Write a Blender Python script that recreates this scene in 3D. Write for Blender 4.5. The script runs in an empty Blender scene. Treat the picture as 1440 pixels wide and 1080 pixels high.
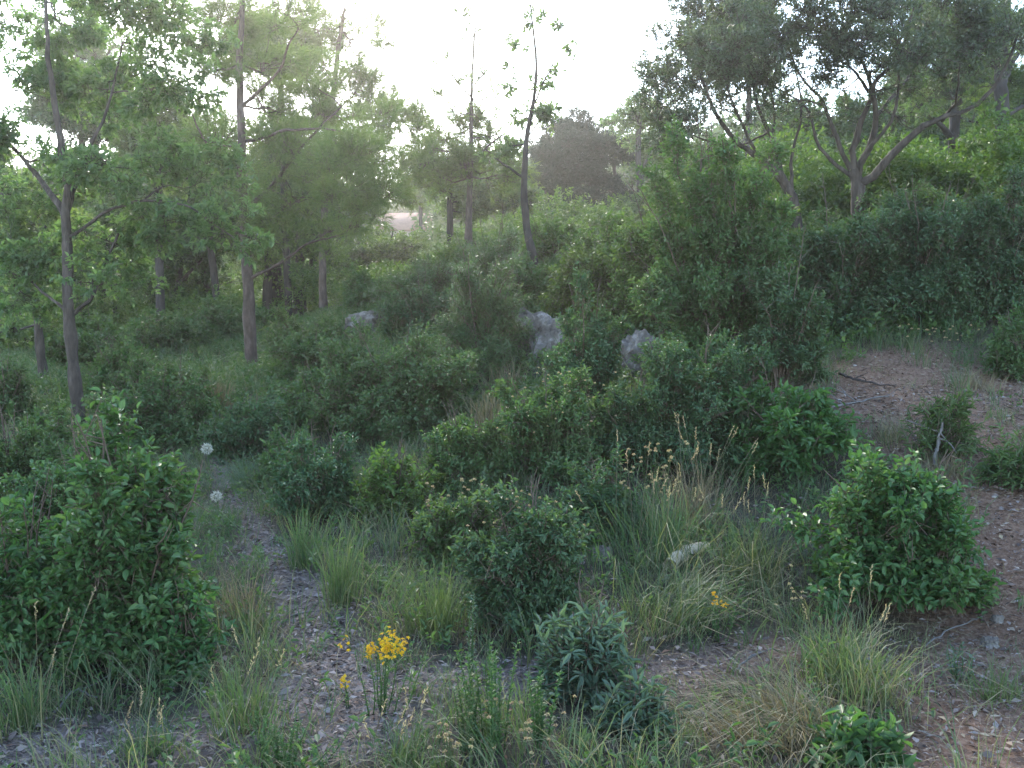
import bpy, math, random
import numpy as np
from mathutils import Vector, noise as mnoise

scene = bpy.context.scene
col = scene.collection
PI = math.pi
rng = np.random.default_rng(11)

# ------------------------------------------------------------------ camera
FPX = 1354.0                      # focal length in pixels of the 1440 px wide photograph
CAM_Z = 1.6
PITCH = math.atan(140.0 / FPX)
cam_data = bpy.data.cameras.new('camera')
cam = bpy.data.objects.new('camera', cam_data)
col.objects.link(cam)
cam.location = (0, 0, CAM_Z)
cam.rotation_euler = (PI / 2 - PITCH, 0, 0)
cam_data.sensor_width = 36
cam_data.lens = 36 * FPX / 1440
cam_data.clip_start = 0.05
cam_data.clip_end = 2000
scene.camera = cam


def ray(px, py):
    u = (px - 720) / FPX
    v = -(py - 540) / FPX
    return np.array([u, math.cos(PITCH) + v * math.sin(PITCH), -math.sin(PITCH) + v * math.cos(PITCH)])


def W(px, py, Y):
    """the point at forward distance Y seen at a photo position"""
    r = ray(px, py)
    return np.array([0, 0, CAM_Z]) + r * (Y / r[1])


# ------------------------------------------------------------------ terrain
_cp = [(-12, -8, -.2), (0, -8, 0), (12, -8, .5), (-9, 2, -.1), (9, 2, 1.0), (-2, 2.6, 0), (0, 2.6, 0), (2, 2.6, 0),
       (-45, 60, 1.2), (0, 60, 3.4), (45, 60, 5.0), (-45, 20, .2), (45, 20, 5), (-20, 35, .6)]
for px, py, Y in [(60, 1000, 3.6), (740, 890, 4.4), (420, 870, 4.6), (1330, 950, 3.9), (1440, 900, 4.2), (200, 720, 6.8), (110, 605, 10),
                  (355, 532, 15), (60, 545, 13), (420, 465, 27), (300, 465, 30), (520, 468, 17), (750, 505, 11), (905, 530, 10), (700, 630, 7.5),
                  (560, 650, 8), (1180, 515, 8), (1300, 480, 9), (1420, 530, 8.2), (1300, 640, 6), (1400, 690, 5.5), (1205, 335, 13),
                  (1360, 298, 17), (1000, 420, 12), (750, 405, 16), (660, 395, 20), (585, 400, 40), (200, 430, 40), (1000, 340, 30),
                  (1440, 335, 40), (1250, 345, 30), (1100, 350, 40), (810, 350, 50), (1100, 680, 6.2), (950, 760, 5.4)]:
    _cp.append(tuple(W(px, py, Y)))
_cp = np.array(_cp, float)


def _phi(r):
    return np.where(r > 1e-9, r * r * np.log(np.maximum(r, 1e-9)), 0.0)


_n = len(_cp)
_K = _phi(np.hypot(_cp[:, None, 0] - _cp[None, :, 0], _cp[:, None, 1] - _cp[None, :, 1])) + np.eye(_n) * 0.4
_P = np.c_[np.ones(_n), _cp[:, :2]]
_A = np.block([[_K, _P], [_P.T, np.zeros((3, 3))]])
_wts = np.linalg.solve(_A, np.r_[_cp[:, 2], 0, 0, 0])


def H(x, y, bumps=True):
    x = np.asarray(x, float); y = np.asarray(y, float)
    shp = np.broadcast(x, y).shape
    xf = np.broadcast_to(x, shp).ravel(); yf = np.broadcast_to(y, shp).ravel()
    xc = np.clip(xf, -45, 45); yc = np.clip(yf, -8, 60)
    out = np.empty(len(xc))
    for a in range(0, len(xc), 20000):
        s = slice(a, a + 20000)
        d = np.hypot(xc[s, None] - _cp[None, :, 0], yc[s, None] - _cp[None, :, 1])
        out[s] = _phi(d) @ _wts[:_n] + _wts[_n] + _wts[_n + 1] * xc[s] + _wts[_n + 2] * yc[s]
    out = out + 0.07 * np.maximum(yf - 60, 0)
    if bumps:
        out = out + .022 * np.sin(xf * 3.1 + 1.3 * np.sin(yf * 1.7)) * np.sin(yf * 2.7 + .8) + .009 * np.sin(xf * 9.3 + 2 * np.sin(yf * 4)) * np.sin(yf * 8.1 + xf * 2)
    return out.reshape(shp)


def hz(x, y):
    return float(H(np.array([x]), np.array([y]))[0])


def at(px, py, dmax=70.0):
    """where the line of sight through a photo position meets the ground"""
    ys = np.geomspace(2.0, dmax, 500)
    r = ray(px, py)
    xs = r[0] / r[1] * ys
    zs = CAM_Z + r[2] / r[1] * ys
    g = zs - H(xs, ys, False)
    i = np.argmax(g < 0) if (g < 0).any() else len(ys) - 1
    return float(xs[i]), float(ys[i])


def polyd(x, y, pts):
    d = np.full(x.shape, 1e9)
    for (ax, ay), (bx, by) in zip(pts[:-1], pts[1:]):
        vx, vy = bx - ax, by - ay
        t = np.clip(((x - ax) * vx + (y - ay) * vy) / (vx * vx + vy * vy + 1e-9), 0, 1)
        d = np.minimum(d, np.hypot(x - ax - t * vx, y - ay - t * vy))
    return d


PATH_A = [at(*p) for p in [(520, 1030), (480, 930), (440, 850), (375, 765)]]
PATH_F = [at(*p) for p in [(375, 765), (330, 705), (295, 630), (300, 560)]]
PATH_B = [at(*p) for p in [(1400, 1075), (1370, 960), (1400, 860), (1430, 760), (1400, 650), (1300, 590), (1230, 530)]]
PATH_C = [at(*p) for p in [(1250, 560), (1330, 520), (1440, 580), (1500, 600)]]
PATH_D = [at(*p) for p in [(60, 1055), (260, 1040), (420, 990)]]
PATH_E = [at(*p) for p in [(620, 960), (760, 960), (1000, 940), (1060, 930)]]


def wob(x, y):
    return .5 + .25 * np.sin(x * 5.3 + 2 * np.sin(y * 3.1)) + .25 * np.sin(y * 6.7 + 1.7 * np.sin(x * 4.3))


def bare(x, y):
    """1 where the earth lies open, 0 under plants"""
    w = wob(x, y)
    b = np.zeros(np.shape(x))
    for P, r in ((PATH_A, .145), (PATH_F, .07), (PATH_B, .36), (PATH_C, .75), (PATH_D, .20), (PATH_E, .16)):
        b = np.maximum(b, np.clip(1.5 - polyd(x, y, P) / (r * (.65 + .7 * w)), 0, 1))
    return b


def earth(x, y):
    """reddish mound earth on the right"""
    d = np.minimum(polyd(x, y, PATH_B), polyd(x, y, PATH_C))
    return np.clip(1.6 - d / 1.0, 0, 1)


# ------------------------------------------------------------------ mesh helpers
class MB:
    def __init__(self):
        self.v = []; self.f = []; self.n = 0

    def add(self, V, F):
        if len(V) == 0:
            return
        self.v.append(np.asarray(V, np.float32)); self.f.append(np.asarray(F, np.int64) + self.n); self.n += len(V)

    def mesh(self, name, origin=(0, 0, 0), smooth=False):
        me = bpy.data.meshes.new(name)
        V = np.concatenate(self.v) - np.asarray(origin, np.float32)
        cnt = sum(len(f) for f in self.f)
        starts = []; tot = []; loops = []; off = 0
        for f in self.f:
            k = f.shape[1]
            starts.append(off + np.arange(len(f)) * k); tot.append(np.full(len(f), k)); loops.append(f.ravel()); off += f.size
        me.vertices.add(len(V)); me.vertices.foreach_set('co', V.ravel())
        me.loops.add(off); me.loops.foreach_set('vertex_index', np.concatenate(loops).astype(np.int32))
        me.polygons.add(cnt); me.polygons.foreach_set('loop_start', np.concatenate(starts).astype(np.int32))
        me.polygons.foreach_set('loop_total', np.concatenate(tot).astype(np.int32))
        if smooth:
            me.polygons.foreach_set('use_smooth', np.ones(cnt, bool))
        me.update(calc_edges=True)
        return me


def link(name, me, mat, parent=None):
    o = bpy.data.objects.new(name, me)
    if mat is not None and len(me.materials) == 0:
        me.materials.append(mat)
    col.objects.link(o)
    o.parent = parent
    return o


def thing(name, label, cat, loc, group=None):
    o = bpy.data.objects.new(name, None)
    col.objects.link(o)
    o.location = loc
    o.empty_display_size = .2
    o['label'] = label; o['category'] = cat
    if group:
        o['group'] = group
    return o


def tag(o, label, cat, group=None, kind=None):
    o['label'] = label; o['category'] = cat
    if group: o['group'] = group
    if kind: o['kind'] = kind
    return o


def unit(a):
    return a / np.maximum(np.linalg.norm(a, axis=-1, keepdims=True), 1e-9)


def rdir(n, r):
    return unit(r.normal(size=(n, 3)))


def tube(poly, rad, sides=6):
    P = np.asarray(poly, float); rad = np.asarray(rad, float)
    T = unit(np.gradient(P, axis=0))
    ref = np.array([.31, .17, .93]) if abs(T[0, 2]) < .9 else np.array([1., .1, 0])
    A = unit(np.cross(T, ref)); B = np.cross(T, A)
    a = np.linspace(0, 2 * PI, sides, endpoint=False)
    V = (P[:, None] + rad[:, None, None] * (np.cos(a)[None, :, None] * A[:, None] + np.sin(a)[None, :, None] * B[:, None])).reshape(-1, 3)
    i = np.arange(len(P) - 1)[:, None] * sides; j = np.arange(sides)[None]; k = (j + 1) % sides
    F = np.stack([i + j, i + k, i + sides + k, i + sides + j], -1).reshape(-1, 4)
    return V, F


def resample(poly, n, r, wander=0.0):
    P = np.asarray(poly, float)
    if len(P) > 2:       # Catmull-Rom through the points
        Q = np.vstack([2 * P[0] - P[1], P, 2 * P[-1] - P[-2]])
        t = np.linspace(0, len(P) - 1 - 1e-6, n); i = t.astype(int); u = (t - i)[:, None]
        a, b, c, d = Q[i], Q[i + 1], Q[i + 2], Q[i + 3]
        O = .5 * (2 * b + (c - a) * u + (2 * a - 5 * b + 4 * c - d) * u * u + (3 * b - a - 3 * c + d) * u ** 3)
    else:
        t = np.linspace(0, 1, n)[:, None]; O = P[0] * (1 - t) + P[1] * t
    if wander:
        k = r.normal(size=(n, 3)) * wander; k[0] = 0; k = np.cumsum(k, 0); k -= k[-1] * np.linspace(0, 1, n)[:, None]
        O = O + k
    return O


def leaf_geo(P, D, N, L, Wd, droop=.25, fold=.25, far=False):
    """leaf blades: P base points, D directions, N upward normals, L lengths, Wd widths"""
    S = unit(np.cross(D, N)); N = np.cross(S, D)
    L = L[:, None]; Wd = Wd[:, None]
    n = len(P)
    if far:
        b = P; m = P + D * L * .5
        l = m - S * Wd * .5 + N * Wd * fold * .5; q = m + S * Wd * .5 + N * Wd * fold * .5
        t = P + D * L - N * L * droop
        V = np.stack([b, q, t, l], 1).reshape(-1, 3)
        F = np.arange(n)[:, None] * 4 + np.array([[0, 1, 2, 3]])
        return V, F
    b = P; t = P + D * L - N * L * droop
    p1 = P + D * L * .3; p2 = P + D * L * .68 - N * L * droop * .35
    up = N * Wd * fold
    V = np.stack([b, p1 + S * Wd * .45 + up, p2 + S * Wd * .42 + up, t, p2 - S * Wd * .42 + up, p1 - S * Wd * .45 + up], 1).reshape(-1, 3)
    F = (np.arange(n)[:, None, None] * 6 + np.array([[[0, 1, 2, 3], [3, 4, 5, 0]]])).reshape(-1, 4)
    return V, F


def twig_leaves(tp, td, tl, nl, L, Wd, r, spread=.9, upn=.9, far=False, jitter=.35, droop=.25):
    """nl leaves along every twig (tp base, td direction, tl length)"""
    m = len(tp)
    t = (np.arange(nl)[None, :] + r.uniform(-.3, .3, (m, nl))) / nl
    t = .1 + .9 * np.clip(t, 0, 1)
    a = np.arange(nl)[None, :] * 2.4 + r.uniform(0, 6.28, (m, 1)) + r.normal(0, .3, (m, nl))
    ref = np.where(np.abs(td[:, 2:3]) < .9, np.array([[0, 0, 1.]]), np.array([[1., 0, 0]]))
    A = unit(np.cross(td, ref)); B = np.cross(td, A)
    rad = np.cos(a)[..., None] * A[:, None] + np.sin(a)[..., None] * B[:, None]
    sp = spread * (1.1 - .6 * t)[..., None]
    D = unit(td[:, None] * .6 + rad * sp + r.normal(0, jitter * .5, (m, nl, 3)))
    P = tp[:, None] + td[:, None] * (tl[:, None] * t)[..., None]
    N = unit(np.array([0, 0, upn]) + .5 * td[:, None] + r.normal(0, jitter, (m, nl, 3)))
    Ls = L * r.uniform(.5, 1.25, (m, nl)); Ws = Wd * Ls / L * r.uniform(.85, 1.15, (m, nl))
    return leaf_geo(P.reshape(-1, 3), D.reshape(-1, 3), N.reshape(-1, 3), Ls.ravel(), Ws.ravel(), droop=droop, far=far)


def needle_geo(tp, td, tl, nn, L, Wd, r, spread=.9):
    m = len(tp)
    t = r.uniform(0, 1, (m, nn))
    D = unit(td[:, None] * .8 + spread * r.normal(0, .6, (m, nn, 3)))
    P = tp[:, None] + td[:, None] * (tl[:, None] * t)[..., None]
    S = unit(np.cross(D, r.normal(size=(m, nn, 3))))
    Ls = (L * r.uniform(.6, 1.15, (m, nn)))[..., None]
    V = np.stack([P - S * Wd * .5, P + S * Wd * .5, P + D * Ls - np.array([0, 0, .12]) * Ls], 2).reshape(-1, 3)
    F = np.arange(m * nn)[:, None] * 3 + np.array([[0, 1, 2]])
    return V, F


def prism_twigs(tp, td, tl, w):
    """thin three sided twigs, all at once"""
    m = len(tp)
    A = unit(np.cross(td, np.array([.3, .5, .81]))); B = np.cross(td, A)
    ring = [A, -.5 * A + .87 * B, -.5 * A - .87 * B]
    e = tp + td * tl[:, None]
    V = np.stack([tp + w * q for q in ring] + [e + w * .4 * q for q in ring], 1).reshape(-1, 3)
    F = (np.arange(m)[:, None, None] * 6 + np.array([[[0, 1, 4, 3], [1, 2, 5, 4], [2, 0, 3, 5]]])).reshape(-1, 4)
    return V, F


# ------------------------------------------------------------------ materials
def new_mat(name):
    m = bpy.data.materials.new(name); m.use_nodes = True
    nt = m.node_tree; nt.nodes.clear()
    return m, nt, nt.nodes, nt.links


def leaf_mat(name, cols, trans=.35, rough=.5, spec=.35, tcol=None, clump=2.5):
    """blade colours picked per leaf, drifting a little from clump to clump; thin, so light comes through"""
    m, nt, N, L = new_mat(name)
    out = N.new('ShaderNodeOutputMaterial')
    geo = N.new('ShaderNodeNewGeometry'); tc = N.new('ShaderNodeTexCoord'); oi = N.new('ShaderNodeObjectInfo')
    nz = N.new('ShaderNodeTexNoise'); nz.inputs['Scale'].default_value = clump; nz.inputs['Detail'].default_value = 3
    L.new(tc.outputs['Object'], nz.inputs['Vector'])
    ad = N.new('ShaderNodeMath'); ad.operation = 'MULTIPLY_ADD'; ad.inputs[1].default_value = .55
    L.new(geo.outputs['Random Per Island'], ad.inputs[0])
    mp = N.new('ShaderNodeMapRange'); mp.inputs[1].default_value = .3; mp.inputs[2].default_value = .7; mp.inputs[3].default_value = 0; mp.inputs[4].default_value = .45
    L.new(nz.outputs['Fac'], mp.inputs[0]); L.new(mp.outputs[0], ad.inputs[2])
    cr = N.new('ShaderNodeValToRGB')
    while len(cr.color_ramp.elements) < len(cols): cr.color_ramp.elements.new(.5)
    for i, c in enumerate(cols):
        e = cr.color_ramp.elements[i]
        e.position = i / (len(cols) - 1); e.color = (*c, 1)
    L.new(ad.outputs[0], cr.inputs['Fac'])
    hs = N.new('ShaderNodeHueSaturation')
    mh = N.new('ShaderNodeMapRange'); mh.inputs[3].default_value = .485; mh.inputs[4].default_value = .515
    L.new(oi.outputs['Random'], mh.inputs[0]); L.new(mh.outputs[0], hs.inputs['Hue'])
    L.new(cr.outputs['Color'], hs.inputs['Color'])
    pb = N.new('ShaderNodeBsdfPrincipled'); pb.inputs['Roughness'].default_value = rough; pb.inputs['Specular IOR Level'].default_value = spec
    L.new(hs.outputs['Color'], pb.inputs['Base Color'])
    tr = N.new('ShaderNodeBsdfTranslucent')
    mu = N.new('ShaderNodeMix'); mu.data_type = 'RGBA'; mu.blend_type = 'MULTIPLY'; mu.inputs[0].default_value = 1
    tcv = tcol or (1.5, 1.7, .7)
    mu.inputs[7].default_value = (*tcv, 1)
    L.new(hs.outputs['Color'], mu.inputs[6]); L.new(mu.outputs[2], tr.inputs['Color'])
    mx = N.new('ShaderNodeMixShader'); mx.inputs[0].default_value = trans
    L.new(pb.outputs[0], mx.inputs[1]); L.new(tr.outputs[0], mx.inputs[2]); L.new(mx.outputs[0], out.inputs['Surface'])
    return m


def surf_mat(name, cols, scale=8, rough=.9, bump=.4, stretch=(1, 1, 1), detail=8, bscale=None, island=False, voro=0):
    m, nt, N, L = new_mat(name)
    out = N.new('ShaderNodeOutputMaterial'); pb = N.new('ShaderNodeBsdfPrincipled'); pb.inputs['Roughness'].default_value = rough
    pb.inputs['Specular IOR Level'].default_value = .2
    tc = N.new('ShaderNodeTexCoord'); mp = N.new('ShaderNodeMapping'); mp.inputs['Scale'].default_value = stretch
    L.new(tc.outputs['Object'], mp.inputs['Vector'])
    nz = N.new('ShaderNodeTexNoise'); nz.inputs['Scale'].default_value = scale; nz.inputs['Detail'].default_value = detail; nz.inputs['Roughness'].default_value = .65
    L.new(mp.outputs[0], nz.inputs['Vector'])
    cr = N.new('ShaderNodeValToRGB')
    while len(cr.color_ramp.elements) < len(cols): cr.color_ramp.elements.new(.5)
    for i, c in enumerate(cols):
        e = cr.color_ramp.elements[i]; e.position = (.3 + .4 * i / (len(cols) - 1)) if not island else i / (len(cols) - 1); e.color = (*c, 1)
    if island:
        g = N.new('ShaderNodeNewGeometry'); L.new(g.outputs['Random Per Island'], cr.inputs['Fac'])
    else:
        L.new(nz.outputs['Fac'], cr.inputs['Fac'])
    L.new(cr.outputs[0], pb.inputs['Base Color'])
    if bump:
        bp = N.new('ShaderNodeBump'); bp.inputs['Strength'].default_value = bump; bp.inputs['Distance'].default_value = .02
        n2 = N.new('ShaderNodeTexNoise'); n2.inputs['Scale'].default_value = bscale or scale * 3; n2.inputs['Detail'].default_value = 6
        L.new(mp.outputs[0], n2.inputs['Vector']); L.new(n2.outputs['Fac'], bp.inputs['Height']); L.new(bp.outputs[0], pb.inputs['Normal'])
    L.new(pb.outputs[0], out.inputs['Surface'])
    return m


M = {}
M['broad'] = leaf_mat('broad_leaf', [(.028, .070, .026), (.045, .105, .035), (.075, .140, .050), (.14, .185, .075)], .3, .5, .3)
M['lentisk'] = leaf_mat('dark_evergreen_leaf', [(.030, .064, .032), (.046, .090, .042), (.070, .118, .056), (.11, .15, .08)], .28, .52, .28)
M['scrub'] = leaf_mat('green_scrub_leaf', [(.036, .075, .028), (.058, .105, .038), (.085, .130, .055), (.13, .16, .085)], .35, .55, .25)
M['yellow'] = leaf_mat('yellow_green_leaf', [(.040, .078, .022), (.065, .110, .030), (.098, .145, .042), (.13, .165, .06)], .4, .5, .3)
M['wood'] = leaf_mat('woodland_leaf', [(.022, .048, .018), (.036, .068, .024), (.055, .092, .030), (.085, .115, .045)], .38, .5, .3)
M['feather'] = leaf_mat('feathery_green_leaf', [(.038, .075, .030), (.056, .098, .038), (.080, .122, .050), (.11, .14, .07)], .35, .55, .3)
M['olive'] = leaf_mat('grey_olive_leaf', [(.042, .060, .036), (.062, .080, .050), (.085, .102, .070), (.12, .13, .10)], .35, .5, .35)
M['oak'] = leaf_mat('oak_leaf', [(.058, .095, .044), (.085, .130, .060), (.11, .160, .078), (.14, .18, .10)], .55, .45, .4)
M['needle'] = leaf_mat('pine_needle', [(.060, .100, .038), (.085, .125, .048), (.11, .145, .060), (.13, .15, .07)], .5, .55, .3)
M['darkneedle'] = leaf_mat('dark_conifer_needle', [(.012, .024, .018), (.020, .034, .024), (.028, .042, .03)], .2, .6, .2)
M['sage'] = leaf_mat('grey_green_herb_leaf', [(.050, .090, .055), (.078, .122, .078), (.095, .135, .092), (.13, .165, .12)], .25, .6, .25)
M['herb'] = leaf_mat('fresh_green_herb_leaf', [(.042, .090, .030), (.062, .118, .042), (.09, .145, .055)], .4, .5, .3)
M['broom'] = leaf_mat('broom_stem', [(.050, .085, .034), (.072, .105, .042), (.10, .125, .055), (.13, .13, .07)], .3, .6, .25)
M['grass'] = leaf_mat('grass_blade', [(.034, .070, .030), (.050, .092, .040), (.068, .108, .050), (.10, .118, .064), (.17, .15, .098), (.22, .185, .125)], .35, .5, .3, clump=.9)
M['straw'] = leaf_mat('straw_blade', [(.075, .095, .045), (.15, .125, .072), (.21, .175, .11), (.085, .10, .045)], .3, .6, .25, tcol=(1.2, 1.1, .8))  # albedo lowered slightly, in place of tree shade missing from the foreground
M['litter'] = surf_mat('dry_litter', [(.04, .029, .025), (.085, .063, .055), (.14, .108, .096), (.18, .145, .13), (.23, .195, .178), (.13, .075, .05), (.28, .245, .225)], island=True, bump=0)  # tones darkened to stand in for foreground shade that no tree here casts
M['pinkchip'] = surf_mat('earth_crumbs', [(.07, .042, .03), (.13, .084, .06), (.19, .13, .10), (.24, .19, .12), (.28, .225, .18)], island=True, bump=0)
M['stone'] = surf_mat('pale_stone', [(.14, .115, .10), (.22, .19, .17), (.32, .29, .265)], island=True, bump=.4)
M['bark'] = surf_mat('grey_brown_bark', [(.022, .018, .015), (.055, .043, .037), (.105, .084, .073)], scale=14, bump=1, stretch=(1, 1, .25))
M['pinebark'] = surf_mat('pine_bark', [(.036, .025, .021), (.085, .060, .050), (.15, .11, .095)], scale=11, bump=1, stretch=(1, 1, .35))
M['darkbark'] = surf_mat('dark_bark', [(.018, .015, .014), (.042, .034, .032), (.07, .058, .052)], scale=10, bump=1, stretch=(1, 1, .3))
M['twig'] = surf_mat('brown_twig', [(.055, .036, .028), (.095, .066, .05), (.14, .105, .08)], scale=20, bump=0)
M['deadwood'] = surf_mat('grey_dead_wood', [(.07, .06, .056), (.13, .117, .112), (.20, .185, .178)], scale=18, bump=.6, stretch=(1, 1, .2))
M['palewood'] = surf_mat('pale_broken_wood', [(.30, .24, .16), (.42, .35, .25), (.52, .46, .36)], scale=14, bump=.5, stretch=(1, 1, .2))
M['rock'] = surf_mat('limestone', [(.022, .018, .015), (.05, .042, .036), (.11, .094, .083), (.135, .117, .104), (.245, .218, .196), (.15, .13, .115)], scale=5.5, bump=1, bscale=12, detail=10)
M['petal'] = leaf_mat('yellow_petal', [(.42, .20, .008), (.56, .35, .012), (.60, .40, .02)], .3, .6, .2, tcol=(1.1, 1.0, .5))
M['seed'] = leaf_mat('dry_seed_head', [(.36, .35, .28), (.46, .45, .37), (.54, .53, .46)], .3, .7, .2, tcol=(1, 1, .9))
M['tan'] = leaf_mat('dry_flower_head', [(.28, .21, .10), (.40, .31, .17), (.50, .42, .26)], .3, .7, .2, tcol=(1, 1, .8))
M['dryleaf'] = leaf_mat('dry_brown_leaf', [(.16, .085, .035), (.24, .14, .06), (.30, .20, .10)], .35, .6, .25, tcol=(1.3, 1.0, .6))
M['roof'] = surf_mat('clay_roof_tile', [(.20, .105, .08), (.28, .155, .12)], scale=3, bump=.5)
M['plaster'] = surf_mat('pale_plaster', [(.30, .27, .235), (.38, .35, .31)], scale=2, bump=.1)
M['pane'] = surf_mat('dark_window_glass', [(.03, .035, .04), (.05, .055, .06)], scale=1, bump=0, rough=.15)


def ground_mat():
    m, nt, N, L = new_mat('woodland_soil')
    out = N.new('ShaderNodeOutputMaterial'); pb = N.new('ShaderNodeBsdfPrincipled'); pb.inputs['Roughness'].default_value = .95
    pb.inputs['Specular IOR Level'].default_value = .1
    tc = N.new('ShaderNodeTexCoord')

    def nz(s, d=8):
        n = N.new('ShaderNodeTexNoise'); n.inputs['Scale'].default_value = s; n.inputs['Detail'].default_value = d; n.inputs['Roughness'].default_value = .7
        L.new(tc.outputs['Object'], n.inputs['Vector']); return n

    def ramp(src, cols):
        cr = N.new('ShaderNodeValToRGB')
        while len(cr.color_ramp.elements) < len(cols): cr.color_ramp.elements.new(.5)
        for i, c in enumerate(cols):
            e = cr.color_ramp.elements[i]; e.position = .3 + .4 * i / (len(cols) - 1); e.color = (*c, 1)
        L.new(src, cr.inputs['Fac']); return cr.outputs[0]

    def mix(f, a, b):
        x = N.new('ShaderNodeMix'); x.data_type = 'RGBA'
        L.new(f, x.inputs[0]); L.new(a, x.inputs[6]); L.new(b, x.inputs[7]); return x.outputs[2]
    fine = nz(38); mid = nz(6)
    litter = ramp(fine.outputs['Fac'], [(.055, .042, .036), (.11, .088, .078), (.18, .148, .134), (.27, .23, .21)])
    pink = ramp(fine.outputs['Fac'], [(.07, .038, .025), (.125, .074, .05), (.185, .118, .084), (.27, .195, .15)])
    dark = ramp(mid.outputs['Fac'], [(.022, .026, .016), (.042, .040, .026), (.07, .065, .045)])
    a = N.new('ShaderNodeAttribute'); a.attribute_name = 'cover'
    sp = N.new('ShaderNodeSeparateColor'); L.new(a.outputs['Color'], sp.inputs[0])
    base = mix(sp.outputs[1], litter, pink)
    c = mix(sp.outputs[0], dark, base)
    L.new(c, pb.inputs['Base Color'])
    bp = N.new('ShaderNodeBump'); bp.inputs['Strength'].default_value = .8; bp.inputs['Distance'].default_value = .03
    L.new(fine.outputs['Fac'], bp.inputs['Height']); L.new(bp.outputs[0], pb.inputs['Normal'])
    L.new(pb.outputs[0], out.inputs['Surface'])
    return m


# ------------------------------------------------------------------ ground
def lines(a, b, d, far_lo, far_hi, k):
    inner = np.arange(a, b, d)
    hi = b + (far_hi - b) * np.linspace(0, 1, k) ** 2.2
    lo = a - (a - far_lo) * np.linspace(0, 1, k)[1:] ** 2.2
    return np.concatenate([lo[::-1], inner, hi])


gx = lines(-6, 6, .07, -400, 400, 45); gy = lines(2, 13, .07, -60, 500, 60)
GX, GY = np.meshgrid(gx, gy)
gh = H(GX, GY)
near = np.clip(1.2 - np.hypot(GX, GY - 6) / 9, 0, 1)
gh += near * .004 * rng.normal(size=gh.shape) * np.clip(bare(GX, GY) + .3, 0, 1)
b = MB()
nx = len(gx)
ii = (np.arange(len(gy) - 1)[:, None] * nx + np.arange(nx - 1)[None]).ravel()
b.add(np.stack([GX, GY, gh], -1).reshape(-1, 3), np.stack([ii, ii + 1, ii + nx + 1, ii + nx], -1))
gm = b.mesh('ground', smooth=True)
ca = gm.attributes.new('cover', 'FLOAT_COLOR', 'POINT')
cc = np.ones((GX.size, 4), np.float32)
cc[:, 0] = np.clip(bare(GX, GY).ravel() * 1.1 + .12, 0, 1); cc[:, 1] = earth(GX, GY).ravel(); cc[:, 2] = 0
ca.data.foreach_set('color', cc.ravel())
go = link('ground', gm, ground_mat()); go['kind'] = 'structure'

# ------------------------------------------------------------------ shrubs
def make_lobes(w, h, r, n=13, lean=(0, 0)):
    """overlapping clumps that give a shrub an uneven outline; base at the origin"""
    out = []
    for i in range(n):
        a = r.uniform(0, 2 * PI); q = math.sqrt(r.uniform(0, 1)) * .34
        z = r.uniform(.18, .80)
        shrink = math.sqrt(max(.15, 1 - (max(z - .45, 0) / .62) ** 2))
        rad = r.uniform(.17, .27)
        out.append((q * shrink * w * math.cos(a) + lean[0] * z, q * shrink * w * math.sin(a) + lean[1] * z, z * h, rad * w * r.uniform(.8, 1.1), rad * h * r.uniform(.8, 1.1)))
    out.append((0, 0, .42 * h, .36 * w, .38 * h))
    return np.array(out)


def lobe_twigs(lobes, n, r, shell=.45, down=-.45):
    wt = lobes[:, 3] * (lobes[:, 3] + lobes[:, 4]); wt = wt / wt.sum()
    k = r.choice(len(lobes), n, p=wt); Lb = lobes[k]
    d = rdir(n, r); d[:, 2] = np.where(d[:, 2] < down, -d[:, 2], d[:, 2])
    s = shell + (1.05 - shell) * np.sqrt(r.uniform(0, 1, n))
    s *= 1 + .12 * np.sin(d[:, 0] * 6 + k) * np.sin(d[:, 1] * 7 + 2 * k) + (r.uniform(0, 1, n) < .05) * .18
    P = Lb[:, :3] + d * np.stack([Lb[:, 3], Lb[:, 3], Lb[:, 4]], 1) * s[:, None]
    return P, d


KIND = dict(
    broad=dict(mat='broad', L=.044, Wd=.022, nl=9, tl=.13, lai=2.3),
    lentisk=dict(mat='lentisk', L=.034, Wd=.014, nl=12, tl=.11, lai=2.4),
    scrub=dict(mat='scrub', L=.036, Wd=.017, nl=10, tl=.12, lai=2.1),
    yellow=dict(mat='yellow', L=.040, Wd=.020, nl=10, tl=.14, lai=2.0),
    sage=dict(mat='sage', L=.058, Wd=.015, nl=9, tl=.13, lai=1.2),
    oliveshrub=dict(mat='feather', L=.050, Wd=.011, nl=14, tl=.17, lai=1.7),
    herb=dict(mat='herb', L=.060, Wd=.026, nl=9, tl=.14, lai=1.6),
)


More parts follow.
